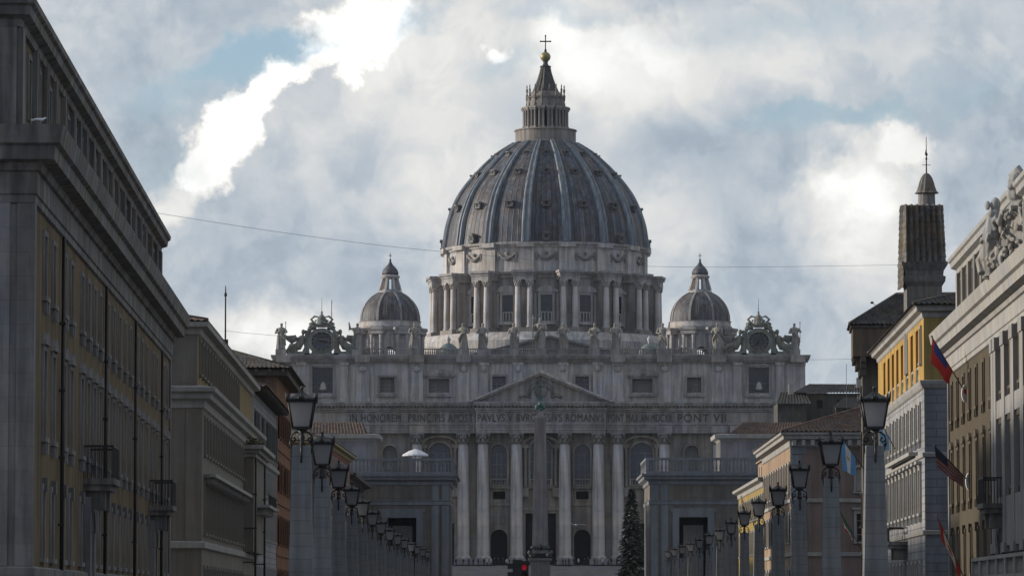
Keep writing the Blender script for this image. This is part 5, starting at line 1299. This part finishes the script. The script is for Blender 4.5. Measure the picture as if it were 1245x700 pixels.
# ================================================================== the christmas tree
NEED = mat('spruce_needles', (.022, .034, .022), .8, .45, 1.5, 0, None, bump=0)
tx0, _ = P(768.5, 690, 725); G1 = gz(725); zt1 = P(0, 593, 725)[1] - G1
tr = thing('christmas_tree', 'tall dark spruce with small pale baubles standing before the right pavilion', 'tree', (tx0, 725, G1))
m = MB(); m.tube([(0, 0, 0), (0, 0, zt1 * .5), (0, 0, zt1)], [.4, .22, .03], 8); part('trunk', m, mat('bark', (.06, .045, .035), .9, .3, 2), tr)
m = MB(); R = random.Random(3)
z = 1.5
while z < zt1 - .2:
    rr = 2.6 * (1 - (z / zt1) ** 2.0) + .1
    for b_ in range(R.randint(12, 16)):
        a = R.uniform(0, 2 * pi); L = rr * R.uniform(.75, 1.15); droop = .25 * L
        for s_ in range(int(5 + L * 9)):
            t = R.uniform(.1, 1); x = L * t; zz = z - droop * t * t + R.uniform(-.12, .12) + .1 * t
            y = R.uniform(-.3, .3) * (1.1 - t * .7); w = R.uniform(.07, .16); l = R.uniform(.25, .5); aa = R.uniform(-.8, .8)
            c, s2 = cos(a), sin(a)
            def tr_(u, v_, k): return (c * u - s2 * v_, s2 * u + c * v_, k)
            m.quad(tr_(x, y - w, zz), tr_(x + l * cos(aa), y - w + l * sin(aa), zz - .1), tr_(x + l * cos(aa), y + w + l * sin(aa), zz - .05 + R.uniform(-.1, .1)), tr_(x, y + w, zz + R.uniform(.02, .12)))
    z += R.uniform(.28, .4)
part('crown', m, NEED, tr)
m = MB()
for k in range(90):
    z = R.uniform(1.5, zt1 - .5); rr = (2.6 * (1 - (z / zt1) ** 2.0) + .1) * R.uniform(.8, 1.1); a = R.uniform(pi, 2 * pi); m.ell((rr * cos(a), rr * sin(a), z), (.09, .09, .09), 6, 5)
pieces('bauble', m, mat('silver_bauble', (.45, .45, .47), .25, .1, 3, metal=.6), tr)

# ================================================================== obelisk lamp posts
GLOBE = bpy.data.materials.new('frosted_lamp_glass'); GLOBE.use_nodes = True
_b = NB(GLOBE.node_tree); _n = GLOBE.node_tree; _p = _n.nodes['Principled BSDF']; _p.inputs['Base Color'].default_value = (.42, .42, .43, 1); _p.inputs['Roughness'].default_value = .35
_tr = _b.n('ShaderNodeBsdfTranslucent'); _tr.inputs[0].default_value = (.42, .42, .44, 1); _ms = _b.n('ShaderNodeMixShader'); _ms.inputs[0].default_value = .62
_nz = _b.noise(_b.n('ShaderNodeTexCoord').outputs['Object'], 5, 3, .6); _n.links.new(_b.mix(_nz.outputs['Fac'], (.32, .32, .33, 1), (.5, .5, .51, 1)), _p.inputs['Base Color'])
_n.links.new(_p.outputs[0], _ms.inputs[1]); _n.links.new(_tr.outputs[0], _ms.inputs[2]); _n.links.new(_ms.outputs[0], _n.nodes['Material Output'].inputs[0])
POST = mat('lamp_post_travertine', (.185, .195, .2), .85, .18, .6, .25, (4.0, .42, .015), .7, fine=6)
lamp = thing('obelisk_lamp', 'x', 'street lamp', (0, 0, 0), 0, 'stone obelisk lamps lining the street')
m = MB(); m.box(-.72, .72, -.72, .72, 0, .5); m.box(-.6, .6, -.6, .6, .5, 1.5); m.box(-.68, .68, -.68, .68, 1.5, 1.7)
m.loft([[(x * r, y * r, z) for x, y in ((-1, -1), (1, -1), (1, 1), (-1, 1))] for r, z in ((.41, 1.7), (.30, 6.62), (.28, 6.66))], sm=False); part('pillar', m, POST, lamp)
m = MB(); m.tube([(0, -.33, 6.1), (0, -.33, 6.7), (0, 0, 6.72), (0, 0, 7.2)], [.03, .05, .06, .08], 6); m.lathe([(.14, 6.66), (.08, 6.8), (.11, 6.95), (.05, 7.05), (.22, 7.2)], n=10)
for k in range(4):
    c, s_ = cos(pi / 4 * 0 + k * pi / 2), sin(k * pi / 2)
    pts = [(.06, 7.12), (.2, 7.1), (.33, 7.0), (.36, 6.86), (.28, 6.77), (.2, 6.83), (.23, 6.92), (.29, 6.9)]
    m.tube([(c * u, s_ * u, z) for u, z in pts], .032, 5)
    m.tube([(c * u, s_ * u, z) for u, z in ((.36, 6.86), (.38, 6.72), (.34, 6.62), (.3, 6.35))], [.03, .04, .03, .012], 5)
    m.ell((c * .34, s_ * .34, 6.7), (.05, .05, .05), 6, 5)
part('bracket', m, IRON, lamp)
m = MB(); n = 4; a0 = pi / 4
def lr(r, z, k): return (r * cos(a0 + k * pi / 2), r * sin(a0 + k * pi / 2), z)
rb, rt = .40, .60
m.loft([[lr(r, z, k) for k in range(4)] for r, z in ((rb - .04, 7.2), (rb + .03, 7.2), (rb + .03, 7.28), (rb - .04, 7.28))], sm=False)
m.loft([[lr(r, z, k) for k in range(4)] for r, z in ((rt - .06, 8.06), (rt + .06, 8.06), (rt + .07, 8.12), (rt - .06, 8.14))], sm=False)
for k in range(4): m.tube([lr(rb, 7.24, k), lr(rt, 8.1, k)], .035, 5)
part('lantern_frame', m, IRON, lamp)
m = MB(); m.loft([[lr(r, z, k) for k in range(4)] for r, z in ((rb - .03, 7.28), (rt - .04, 8.06))], caps=False, sm=False); part('glass', m, GLOBE, lamp)
m = MB(); m.loft([[lr(r, z, k) for k in range(4)] for r, z in ((rt + .07, 8.12), (rt + .02, 8.2), (.3, 8.32), (.1, 8.42), (.03, 8.5))], sm=False)
for k in range(4):
    x, y, z = lr(rt + .04, 8.1, k); m.tube([(x, y, 8.08), (x * 1.04, y * 1.04, 8.25), (x * 1.1, y * 1.1, 8.42)], [.05, .045, .012], 5)
    p0, p1 = Vector(lr(rt + .05, 8.12, k)), Vector(lr(rt + .05, 8.12, k + 1))
    for t, h in ((.12, .06), (.22, .1), (.32, .08), (.42, .15), (.5, .24), (.58, .15), (.68, .08), (.78, .1), (.88, .06)): q_ = p0.lerp(p1, t); m.tube([tuple(q_), (q_.x * .97, q_.y * .97, q_.z + h)], [.06, .025], 5)
m.ell((0, 0, 8.55), (.06, .06, .08), 6, 5)
part('crown', m, IRON, lamp)
LX = [367, 392, 412, 428, 441, 453, 463.5, 474, 483.5, 492, 500, 507.5, 514, 520]
RX = [1063, 1010, 972, 946, 922.5, 905, 889, 875, 862, 850.5, 839.5, 829.5, 820, 812]
LY = [504, 552, 582, 605, 619, 631, 642, 650.5, 656, 661, 665.5, 668.5, 671.5, 674]
firstl = True
for side, xs in (('left', LX), ('right', RX)):
    for i, x in enumerate(xs):
        Y = 135 + 36.5 * i; X, Z = P(x, LY[i], Y)
        o = lamp if firstl else copytree(lamp); firstl = False
        o.location = (X, Y, Z - 7.67); o.rotation_euler = (0, 0, 0)
        o['label'] = 'stone obelisk lamp in the %s row, %s from the %s edge' % (side, ['first and largest', 'second', 'third', 'fourth', 'fifth', 'sixth', 'seventh', 'eighth', 'ninth', 'tenth', 'eleventh', 'twelfth', 'thirteenth', 'fourteenth and smallest'][i], side)

# ================================================================== flags on the right-hand palaces
def cmat(name, c): return mat(name, c, .8, .08, 2, bump=.05)
WHITE, RED, BLUE, SKYB, GREEN, MAROON, NAVY, SUNY = cmat('flag_white', (.62, .62, .62)), cmat('flag_red', (.45, .03, .035)), cmat('flag_blue', (.03, .05, .22)), cmat('flag_sky_blue', (.12, .32, .58)), cmat('flag_green', (.02, .13, .06)), cmat('flag_maroon', (.22, .05, .07)), cmat('flag_navy', (.02, .03, .08)), cmat('flag_sun_gold', (.55, .36, .08))
def flag(label, base, tip, length, drop, mats, colour, lean=(0, 0, -1), cling=.8, plate=False, seed=1):
    """cloth hung from an angled pole; drops in deep folds"""
    B, T = Vector(base), Vector(tip)
    t = thing('flag', label, 'flag', base); L = T - B
    m = MB(); m.tube([(0, 0, 0), tuple(L)], [.045, .03], 7); m.ell(tuple(L), (.08, .08, .08), 7, 5); part('pole', m, mat('dark_pole', (.06, .055, .05), .5, .1, 2), t)
    m = MB(); N, K = 16, 18; R = random.Random(seed); ph = R.uniform(0, 6); d = Vector(lean).normalized()
    s0 = 1 - length / L.length
    grid = []
    for i in range(N + 1):
        u = i / N; row = []
        top = L * (1 - u * (1 - s0)) * .995
        for j in range(K + 1):
            v_ = j / K
            # the free edge swings in under the pole tip and hangs
            gather = Vector((L.x, L.y, 0)) * (cling * .35 * v_ * u)
            w = sin(u * 9 + ph + v_ * 2.5) * .16 * v_ + sin(u * 17 + ph * 2) * .06 * v_
            row.append(tuple(top + d * (drop * v_ * (1 - .45 * u)) + gather + Vector((w * .5, w, .0))))
        grid.append(row)
    ids = [m.add(r) for r in grid]
    for i in range(N):
        for j in range(K):
            m.m = colour((i + .5) / N, (j + .5) / K); m.face((ids[i] + j, ids[i + 1] + j, ids[i + 1] + j + 1, ids[i] + j + 1), True)
    part('cloth', m, mats, t)
    if plate:
        m = MB(); m.poly([(-.1, .03 + .42 * cos(2 * pi * k / 20) * .9, .55 * sin(2 * pi * k / 20)) for k in range(20)])
        pl_ = MB(); pl_.prism([(.30 * cos(2 * pi * k / 20), .62 * sin(2 * pi * k / 20)) for k in range(20)], -.05, .05); pl_.m = 1
        pl_.prism([(.19 * a, .1 + .2 * b__) for a, b__ in ((-.8, 1), (.8, 1), (.8, -.3), (0, -1), (-.8, -.3))], -.075, -.052)
        part('shield', pl_, [cmat('oval_plate_white', (.55, .55, .55)), RED if plate == 'red' else cmat('plate_grey', (.3, .3, .3))], t, (-.15, -.2, .15), .35)
    return t
def PT(x, y, Y): a = P(x, y, Y); return (a[0], Y, a[1])
flag('blue and red flag hanging from the highest pole on the olive palace', PT(1176, 481, 284), PT(1133, 409, 282), 3.0, 1.7, [BLUE, RED, WHITE], lambda u, v_: 0 if .12 < u < .75 and v_ < .42 else 1, (-.05, 0, -1), .3, 'red', 3)
flag('dark striped red and white flag with navy corner on the middle pole', PT(1181, 588, 282), PT(1136, 541, 280), 3.3, 1.5, [MAROON, cmat('flag_dull_white', (.22, .2, .21)), NAVY], lambda u, v_: 2 if u < .42 and v_ < .5 else int(v_ * 9) % 2, (.12, 0, -1), .2, 'grey', 5)
def leafc(u, v_): return 0 if u < .27 or u > .73 else (0 if abs(u - .5) < .11 * (1 - abs(v_ - .5) / .3) else 1)
flag('red and white flag with a red leaf on the lowest pole', PT(1173, 704, 282), PT(1139, 626, 280), 4.3, 1.5, [RED, WHITE], leafc, (.2, 0, -1), .1, None, 8)
tri = lambda u, v_: (2 if abs(u - .5) < .1 and abs(v_ - .5) < .12 else 1) if .33 < v_ < .67 else 0
tri2 = lambda u, v_: (2 if abs(v_ - .45) < .07 and abs(u - .5) < .14 else 1) if .33 < u < .67 else 0
flag('light blue and white striped flag hanging left of the nearest right lamp', PT(1052, 572, 402), PT(1021, 530, 399), 3.2, 3.3, [SKYB, WHITE, SUNY], tri2, (.1, 0, -1), .3, None, 11)
flag('light blue and white flag showing behind the nearest right lantern', PT(1088, 545, 352), PT(1068, 508, 350), 2.3, 2.2, [SKYB, WHITE, SUNY], lambda u, v_: 1 if .36 < u < .64 else 0, (.1, 0, -1), .3, None, 12)
flag('dark green flag with white and red edge hanging low on the brown house', PT(1048, 668, 404), PT(1020, 618, 400), 3.6, 1.9, [GREEN, WHITE, RED], lambda u, v_: 0 if v_ < .6 else (1 if v_ < .8 else 2), (.3, 0, -1), .3, None, 14)
flag('small white and blue flag on the yellow row house above the lamps', PT(914, 632, 512), PT(901, 603, 508), 2.4, 1.7, [WHITE, BLUE], lambda u, v_: 1 if .3 < u < .7 and .25 < v_ < .75 else 0, (0, 0, -1), .3, None, 15)

# ================================================================== traffic signals
def signal(label, x, ytop, Y, facing):
    X, Z = P(x, ytop, Y)
    t = thing('traffic_light', label, 'traffic light', (X, Y, gz(Y)), 0); zt = Z
    m = MB(); m.box(-.15, .15, -.12, .12, zt - 1.0, zt); m.box(-.17, .17, -.06, .14, zt - 1.03, zt + .03); part('housing', m, IRON, t)
    for k in range(3):
        z = zt - .2 - k * .31; s_ = -1 if facing else 1
        m = MB(); m.poly([(.105 * cos(2 * pi * q / 16), s_ * .126, z + .105 * sin(2 * pi * q / 16)) for q in range(16)])
        lit = facing and k == 0
        if lit:
            mm = bpy.data.materials.new('lit_red_lens'); mm.use_nodes = True; pb = mm.node_tree.nodes['Principled BSDF']; pb.inputs['Base Color'].default_value = (.5, .01, .02, 1); pb.inputs['Emission Color'].default_value = (1, .02, .05, 1); pb.inputs['Emission Strength'].default_value = .12
        else: mm = mat('unlit_lens', (.03, .02, .02), .3, .2, 3)
        part('lens', m, mm, t)
        m = MB(); m.loft([[(.13 * cos(pi * q / 10), s_ * d, z + .13 * sin(pi * q / 10)) for q in range(-1, 12)] for d in (.12, .30)], closed=False, sm=True); part('visor', m, IRON, t)
        if not facing: m = MB(); m.box(-.36, -.16, -.1, .16, z - .1, z + .1); part('visor', m, IRON, t)
    m = MB(); m.tube([(0, .02, 0), (0, .02, zt - 1.0)], .055, 8); part('pole', m, IRON, t)
signal('black traffic light seen from the side, left of the one showing red', 629, 681, 150, False)
signal('black traffic light showing a red light left of the square obelisk', 637, 682.5, 152, True)

# ================================================================== overhead cables
def cable(label, pts, r):
    m = MB(); V = []
    n = 60
    for k in range(n + 1):
        t = k / n; i = min(int(t * (len(pts) - 1)), len(pts) - 2); f_ = t * (len(pts) - 1) - i
        p0, p1, p2, p3 = [Vector(pts[max(0, min(len(pts) - 1, i + o_))]) for o_ in (-1, 0, 1, 2)]
        V.append(.5 * (2 * p1 + (p2 - p0) * f_ + (2 * p0 - 5 * p1 + 4 * p2 - p3) * f_ ** 2 + (3 * p1 - p0 - 3 * p2 + p3) * f_ ** 3))
    m.tube(V, r, 5); tag(part('overhead_cable', m, mat('cable_steel', (.26, .26, .27), .6, .1, 1), None), label, 'cable')
cable('thin upper cable sagging across the sky from the ochre palace to the tiled turret', [PT(178, 257, 262), PT(360, 285, 272), PT(540, 306, 284), PT(800, 324, 306), PT(1098, 322, 343)], .013)
cable('thin lower cable crossing behind the antenna to the brown corbelled house', [PT(275, 402, 372), PT(338, 408, 376), PT(560, 424, 384), PT(800, 434, 392), PT(975, 437, 396), PT(1040, 436, 400)], .015)
# antenna mast on the beige palace roof
ax, az_ = P(274, 410, 380)
t = thing('antenna_mast', 'thin dark antenna mast standing on the tiled roof of the beige palace', 'antenna', (ax, 380, 0))
zt = P(0, 347, 380)[1]
m = MB(); m.tube([(0, 0, 22), (0, 0, zt - .6), (0, 0, zt)], [.09, .07, .03], 6); part('mast', m, IRON, t)
m = MB(); m.lathe([(.13, zt - 1.0), (.13, zt - .7)], n=8); m.box(-.25, .25, -.25, .25, az_ - .8, az_ - .2); part('base_box', m, IRON, t)
ax, az_ = P(1076, 376, 396)
t = thing('television_aerial', 'small television aerial on the roof edge beside the tiled turret', 'antenna', (ax, 396, 0))
m = MB(); m.tube([(0, 0, az_ - 3.4), (0, 0, az_)], .03, 5)
m.tube([(-1.2, 0, az_ + .6), (.3, 0, az_ - .4)], .025, 5)
part('mast', m, IRON, t); m = MB(); m.ell((-1.25, 0, az_ + .65), (.18, .1, .12), 7, 5); part('receiver', m, IRON, t)
ax, az_ = P(1029, 455, 720)
t = thing('television_aerial', 'very thin distant aerial above the dark roofs right of the basilica', 'antenna', (ax, 720, 0))
m = MB(); m.tube([(0, 0, az_ - 6), (0, 0, P(0, 442, 720)[1])], .05, 5); part('mast', m, LEADG, t)

# ================================================================== gulls
def gull(label, loc, rot, flying):
    m = MB(); m.loft([[(x, r * cos(2 * pi * j / 8), z + r * .9 * sin(2 * pi * j / 8)) for j in range(8)] for x, r, z in ((-.32, .015, .02), (-.2, .05, .02), (-.05, .085, 0), (.1, .08, .02), (.18, .05, .07), (.24, .052, .1), (.29, .03, .1), (.34, .008, .09))])
    if flying:
        for s_ in (-1, 1): m.loft([[(.1 - .06 * k, s_ * (.05 + .17 * k), .04 + (.09 * sin(k * .6))), (-.06 - .05 * k, s_ * (.05 + .17 * k), .04 + .09 * sin(k * .6) - .01), (-.02 - .055 * k, s_ * (.05 + .17 * k), .065 + .09 * sin(k * .6))] for k in range(5)])
    else:
        for s_ in (-1, 1): m.loft([[(x, s_ * .075, z), (x, s_ * (.075 + r), z - .06), (x, s_ * .05, z - .1)] for x, r, z in ((.12, .02, .08), (0, .035, .06), (-.2, .02, .05), (-.42, .005, .03))])
        for s_ in (-1, 1): m.tube([(0, s_ * .04, -.07), (.01, s_ * .04, -.2)], .012, 5)
    t = obj('gull', remesh(m, 'gull', .018, mat('gull_plumage', (.55, .56, .58), .7, .2, 3), 1), None, loc, rot); tag(t, label, 'bird')
    return t
gx = PT(44, 148, 167.4)
g_ = gull('white gull perched on the cornice corner of the ochre palace', (gx[0], 168.9, 21.17 + .28), .8, False); g_.scale = (1.05,) * 3
gp = PT(699, 638.5, 420)
g_ = gull('white gull gliding low in front of the right hand basilica columns', gp, .25, True); g_.scale = (1.7, 1.7, 1.7); g_.rotation_euler = (.15, .1, 1.35)

# ================================================================== carved crest on the olive palace attic
cp = PT(1238, 300, 246)
m = MB(); R = random.Random(9)
m.loft([[(x * r + .2, d, z) for x, z in [(1.5 * cos(2 * pi * k / 20), 2.2 + 2.0 * sin(2 * pi * k / 20)) for k in range(20)]] for r, d in ((1, .4), (1.0, -.1), (.85, -.45))])
for sx in (-1, 1):
    m.tube([(sx * 2.0, -.2, 0), (sx * 2.1, -.4, 1.3), (sx * 1.9, -.3, 2.4), (sx * 1.6, -.3, 3.4)], [.6, .55, .6, .5], 10); m.ell((sx * 1.55, -.35, 4.0), (.34, .36, .42), 10, 8); m.tube([(sx * 1.6, -.3, 3.2), (sx * 1.57, -.33, 3.7), (sx * 1.55, -.35, 4.0)], [.5, .3, .22], 8); m.tube([(sx * 1.75, -.1, 4.3), (sx * 2.0, .1, 3.6), (sx * 2.3, .1, 2.4)], [.22, .35, .3], 7)
    m.tube([(sx * 1.6, -.4, 3.3), (sx * .9, -.8, 2.9), (sx * .7, -.8, 3.6)], [.26, .22, .15], 7); m.tube([(sx * 2.2, -.2, 1.6), (sx * 2.7, -.6, .8), (sx * 2.4, -.8, .1)], [.35, .3, .25], 7)
    for q_ in range(5): m.tube([(sx * (.7 + .35 * q_), -.6, .2 + .1 * q_), (sx * (.9 + .35 * q_), -.75, .9), (sx * (.6 + .35 * q_), -.6, 1.6)], [.16, .2, .12], 6)
m.ell((0, -.1, 4.6), (.75, .7, .6), 10, 8); m.ell((-.0, -.2, 5.2), (.55, .6, .55), 10, 8); m.tube([(.6, .1, 5.2), (0, .1, 5.95), (-.7, .1, 5.6)], [.2, .28, .15], 7); m.ell((0, -.7, 4.9), (.28, .3, .2))
for q_ in range(60):
    m.ell((R.uniform(-2.4, 2.4), R.uniform(-.85, -.35), R.uniform(.1, 4.2)), (R.uniform(.1, .24), R.uniform(.1, .2), R.uniform(.12, .34)), 7, 5)
for q_ in range(26):
    x, z = R.uniform(-2.2, 2.2), R.uniform(.2, 3.8); a = R.uniform(0, 3.1); m.tube([(x, -.6, z), (x + .35 * cos(a), -.95, z + .35 * sin(a)), (x + .7 * cos(a), -.55, z + .7 * sin(a))], [.1, .14, .07], 6)
m.box(-2.6, 2.6, -.5, .6, -.2, .4)
crest = obj('stone_crest', remesh(m, 'stone_crest', .045, mat('crest_stone', (.33, .325, .31), .9, .3, .8, .35), 1), None, (cp[0], 246, 21.2), -pi / 4)
crest.scale = (.95, .85, 1.06)
tag(crest, 'carved stone crest of figures around a shield on the olive palace attic', 'sculpture')

# ================================================================== visitors on the steps
COATS = [('dark coat', (.02, .02, .025)), ('grey jacket', (.09, .09, .10)), ('white jacket', (.5, .5, .5)), ('navy coat', (.02, .03, .07)), ('brown coat', (.08, .05, .03)), ('pale beige coat', (.3, .27, .22)), ('red jacket', (.28, .03, .03)), ('green parka', (.04, .07, .04))]
SKIN, TROU, HAIR = mat('skin', (.40, .25, .18), .6, .1, 5), mat('dark_trousers', (.025, .028, .035), .8, .2, 5), mat('dark_hair', (.03, .022, .018), .7, .2, 8)
def person_mesh(seed, coat):
    R = random.Random(seed); m = MB(); st = R.uniform(-.12, .12)
    for s_ in (-1, 1):
        m.tube([(s_ * .1, -.02, .87), (s_ * .1, -.02 + st * s_, .48), (s_ * .11, .03 + st * s_ * 1.6, .06)], [.095, .065, .045], 8); m.ell((s_ * .11, -.05 + st * s_ * 1.6, .04), (.045, .12, .04), 7, 5)
        m.tube([(s_ * .2, 0, 1.4), (s_ * .25, .02, 1.12), (s_ * .22, -.08 - st * s_, .88)], [.062, .05, .036], 8); m.ell((s_ * .22, -.1 - st * s_, .82), (.035, .045, .06), 6, 5)
    m.loft([[(rx * cos(2 * pi * j / 14), ry * sin(2 * pi * j / 14), z) for j in range(14)] for z, rx, ry in ((.78, .17, .12), (.95, .185, .13), (1.1, .17, .12), (1.3, .2, .13), (1.42, .19, .11), (1.48, .09, .08), (1.52, .055, .055), (1.58, .05, .05))])
    m.ell((0, 0, 1.66), (.078, .095, .115), 12, 9); m.ell((0, -.1, 1.655), (.016, .022, .026), 6, 5)
    for s_ in (-1, 1): m.ell((s_ * .08, 0, 1.655), (.014, .02, .03), 6, 5)
    me = remesh(m, 'person', .02, [SKIN, coat, TROU, HAIR], 1)
    while len(me.materials) < 4: me.materials.append([SKIN, coat, TROU, HAIR][len(me.materials)])
    for p in me.polygons:
        c = p.center
        p.material_index = 3 if (c.z > 1.70 or (c.z > 1.6 and c.y > .03)) else 0 if c.z > 1.5 or (c.z < .87 and abs(c.x) > .19) else 1 if c.z > .8 else 2
    return me
PX = [549, 555, 563, 570, 577, 581, 588, 593, 598, 601, 606, 612, 615, 619, 625, 643, 650, 676, 683, 687, 690, 697, 703, 709, 714, 722, 731, 738, 743, 749]
R = random.Random(21)
for k, x in enumerate(PX):
    nm, c = COATS[R.choice((0, 0, 0, 1, 1, 2, 3, 3, 4, 5, 0, 7)) if k not in (8, 12, 22) else 2]
    Y = R.uniform(882.5, 884.5); X = P(x + R.uniform(-1, 1), 0, Y)[0]
    o = obj('person', person_mesh(k, cmat(nm.replace(' ', '_'), c)), None, (X, Y, BZ), R.uniform(-2, 2)); s_ = R.uniform(.95, 1.07); o.scale = (s_,) * 3
    tag(o, 'small visitor in %s on the basilica steps, %s person from the left' % (nm, (ORD + ['twenty-first', 'twenty-second', 'twenty-third', 'twenty-fourth', 'twenty-fifth', 'twenty-sixth', 'twenty-seventh', 'twenty-eighth', 'twenty-ninth', 'thirtieth'])[k]), 'person', 'visitors on the basilica steps')
# crowd railing in front of the doors
t = thing('crowd_barrier', 'low dark crowd barrier along the top of the basilica steps', 'barrier', (BX, 882.0, BZ))
m = MB(); m.box(-18, 18, -.03, .03, 1.02, 1.08); m.box(-18, 18, -.03, .03, .5, .54); pieces('rail', m, IRON, t)
m = MB(); [m.box(-18 + k * 1.5 - .03, -18 + k * 1.5 + .03, -.04, .04, 0, 1.02) for k in range(25)]; pieces('post', m, IRON, t)

# ================================================================== dark palace and hill right of the basilica
p0 = PT(985, 500, 800)
t = thing('hillside_palace', 'dark many roofed palace on the slope to the right of the basilica', 'building', (P(1015, 0, 800)[0], 800, gz(800)))
zz = lambda y: P(0, y, 800)[1] - gz(800)
m = MB(); hw = 6.5; wall(m, -7.5, 14, 0, zz(478), [(-4 + 4 * k, -2.8 + 4 * k, zz(496), zz(486)) for k in range(4)], .5); m.quad((-7.5, 0, 0), (-7.5, 20, 0), (-7.5, 20, zz(478)), (-7.5, 0, zz(478))); part('wall', m, mat('dark_palace_plaster', (.10, .09, .075), .9, .25, .3, .3), t)
m = MB()
for k in range(4): m.quad((-4.1 + 4 * k, .5, zz(497)), (-2.7 + 4 * k, .5, zz(497)), (-2.7 + 4 * k, .5, zz(485)), (-4.1 + 4 * k, .5, zz(485)))
pieces('window', m, DARK, t)
m = MB(); tiles(m, (-8.5, -1, zz(478)), (15, -1, zz(478)), (13, 9, zz(464)), (-4.5, 9, zz(464)), .6, .6, .14); tiles(m, (-8.5, 20, zz(478)), (-8.5, -1, zz(478)), (-4.5, 9, zz(464)), (-4.5, 9, zz(464)), .6, .6, .14); part('roof', m, TILED, t)
m = MB(); m.box(-12, -6.4, -6, 6, 0, zz(492)); tiles(m, (-12.5, -7, zz(493)), (-5.4, -7, zz(493)), (-6, 2, zz(476)), (-11, 2, zz(476)), .6, .6, .14); m.box(-1, 14, -9, -2, 0, zz(497)); tiles(m, (-2, -10, zz(499)), (15, -10, zz(499)), (14, -2, zz(484)), (1, -2, zz(484)), .6, .6, .14); pieces('lower_wing', m, TILED, t)
m = MB(); m.box(-9.6, -8.6, -3, -2, zz(480), zz(468)); m.box(4, 5, 3, 4, zz(470), zz(458)); pieces('chimney', m, PALEST, t)
g = MB(); N = 40
rows = []
for j in range(12):
    y = 1080 + j * 60; rows.append([(60 + i * 22, y, max(0, 78 * (1 - ((j - 4) / 6.5) ** 2) * (.75 + .25 * sin(i * .45 + j) + .12 * sin(i * 1.3)) * min(1, (i + .3) / 5 + .35))) for i in range(N)])
g.loft(rows, closed=False); struct('hill', g, mat('hill_woodland', (.04, .05, .035), .9, .4, .05))

# ================================================================== thin winter haze
g = MB(); g.box(-420, 420, -60, 1560, -1, 170)
hz = part('haze', g, [], None); hz['kind'] = 'stuff'
hm = bpy.data.materials.new('haze'); hm.use_nodes = True; hn = hm.node_tree; hn.nodes.clear()
ho = hn.nodes.new('ShaderNodeOutputMaterial'); hv = hn.nodes.new('ShaderNodeVolumePrincipled')
hv.inputs['Color'].default_value = (.8, .87, .97, 1); hv.inputs['Density'].default_value = .000024; hv.inputs['Anisotropy'].default_value = 0.0
hn.links.new(hv.outputs[0], ho.inputs['Volume']); hz.data.materials.append(hm)
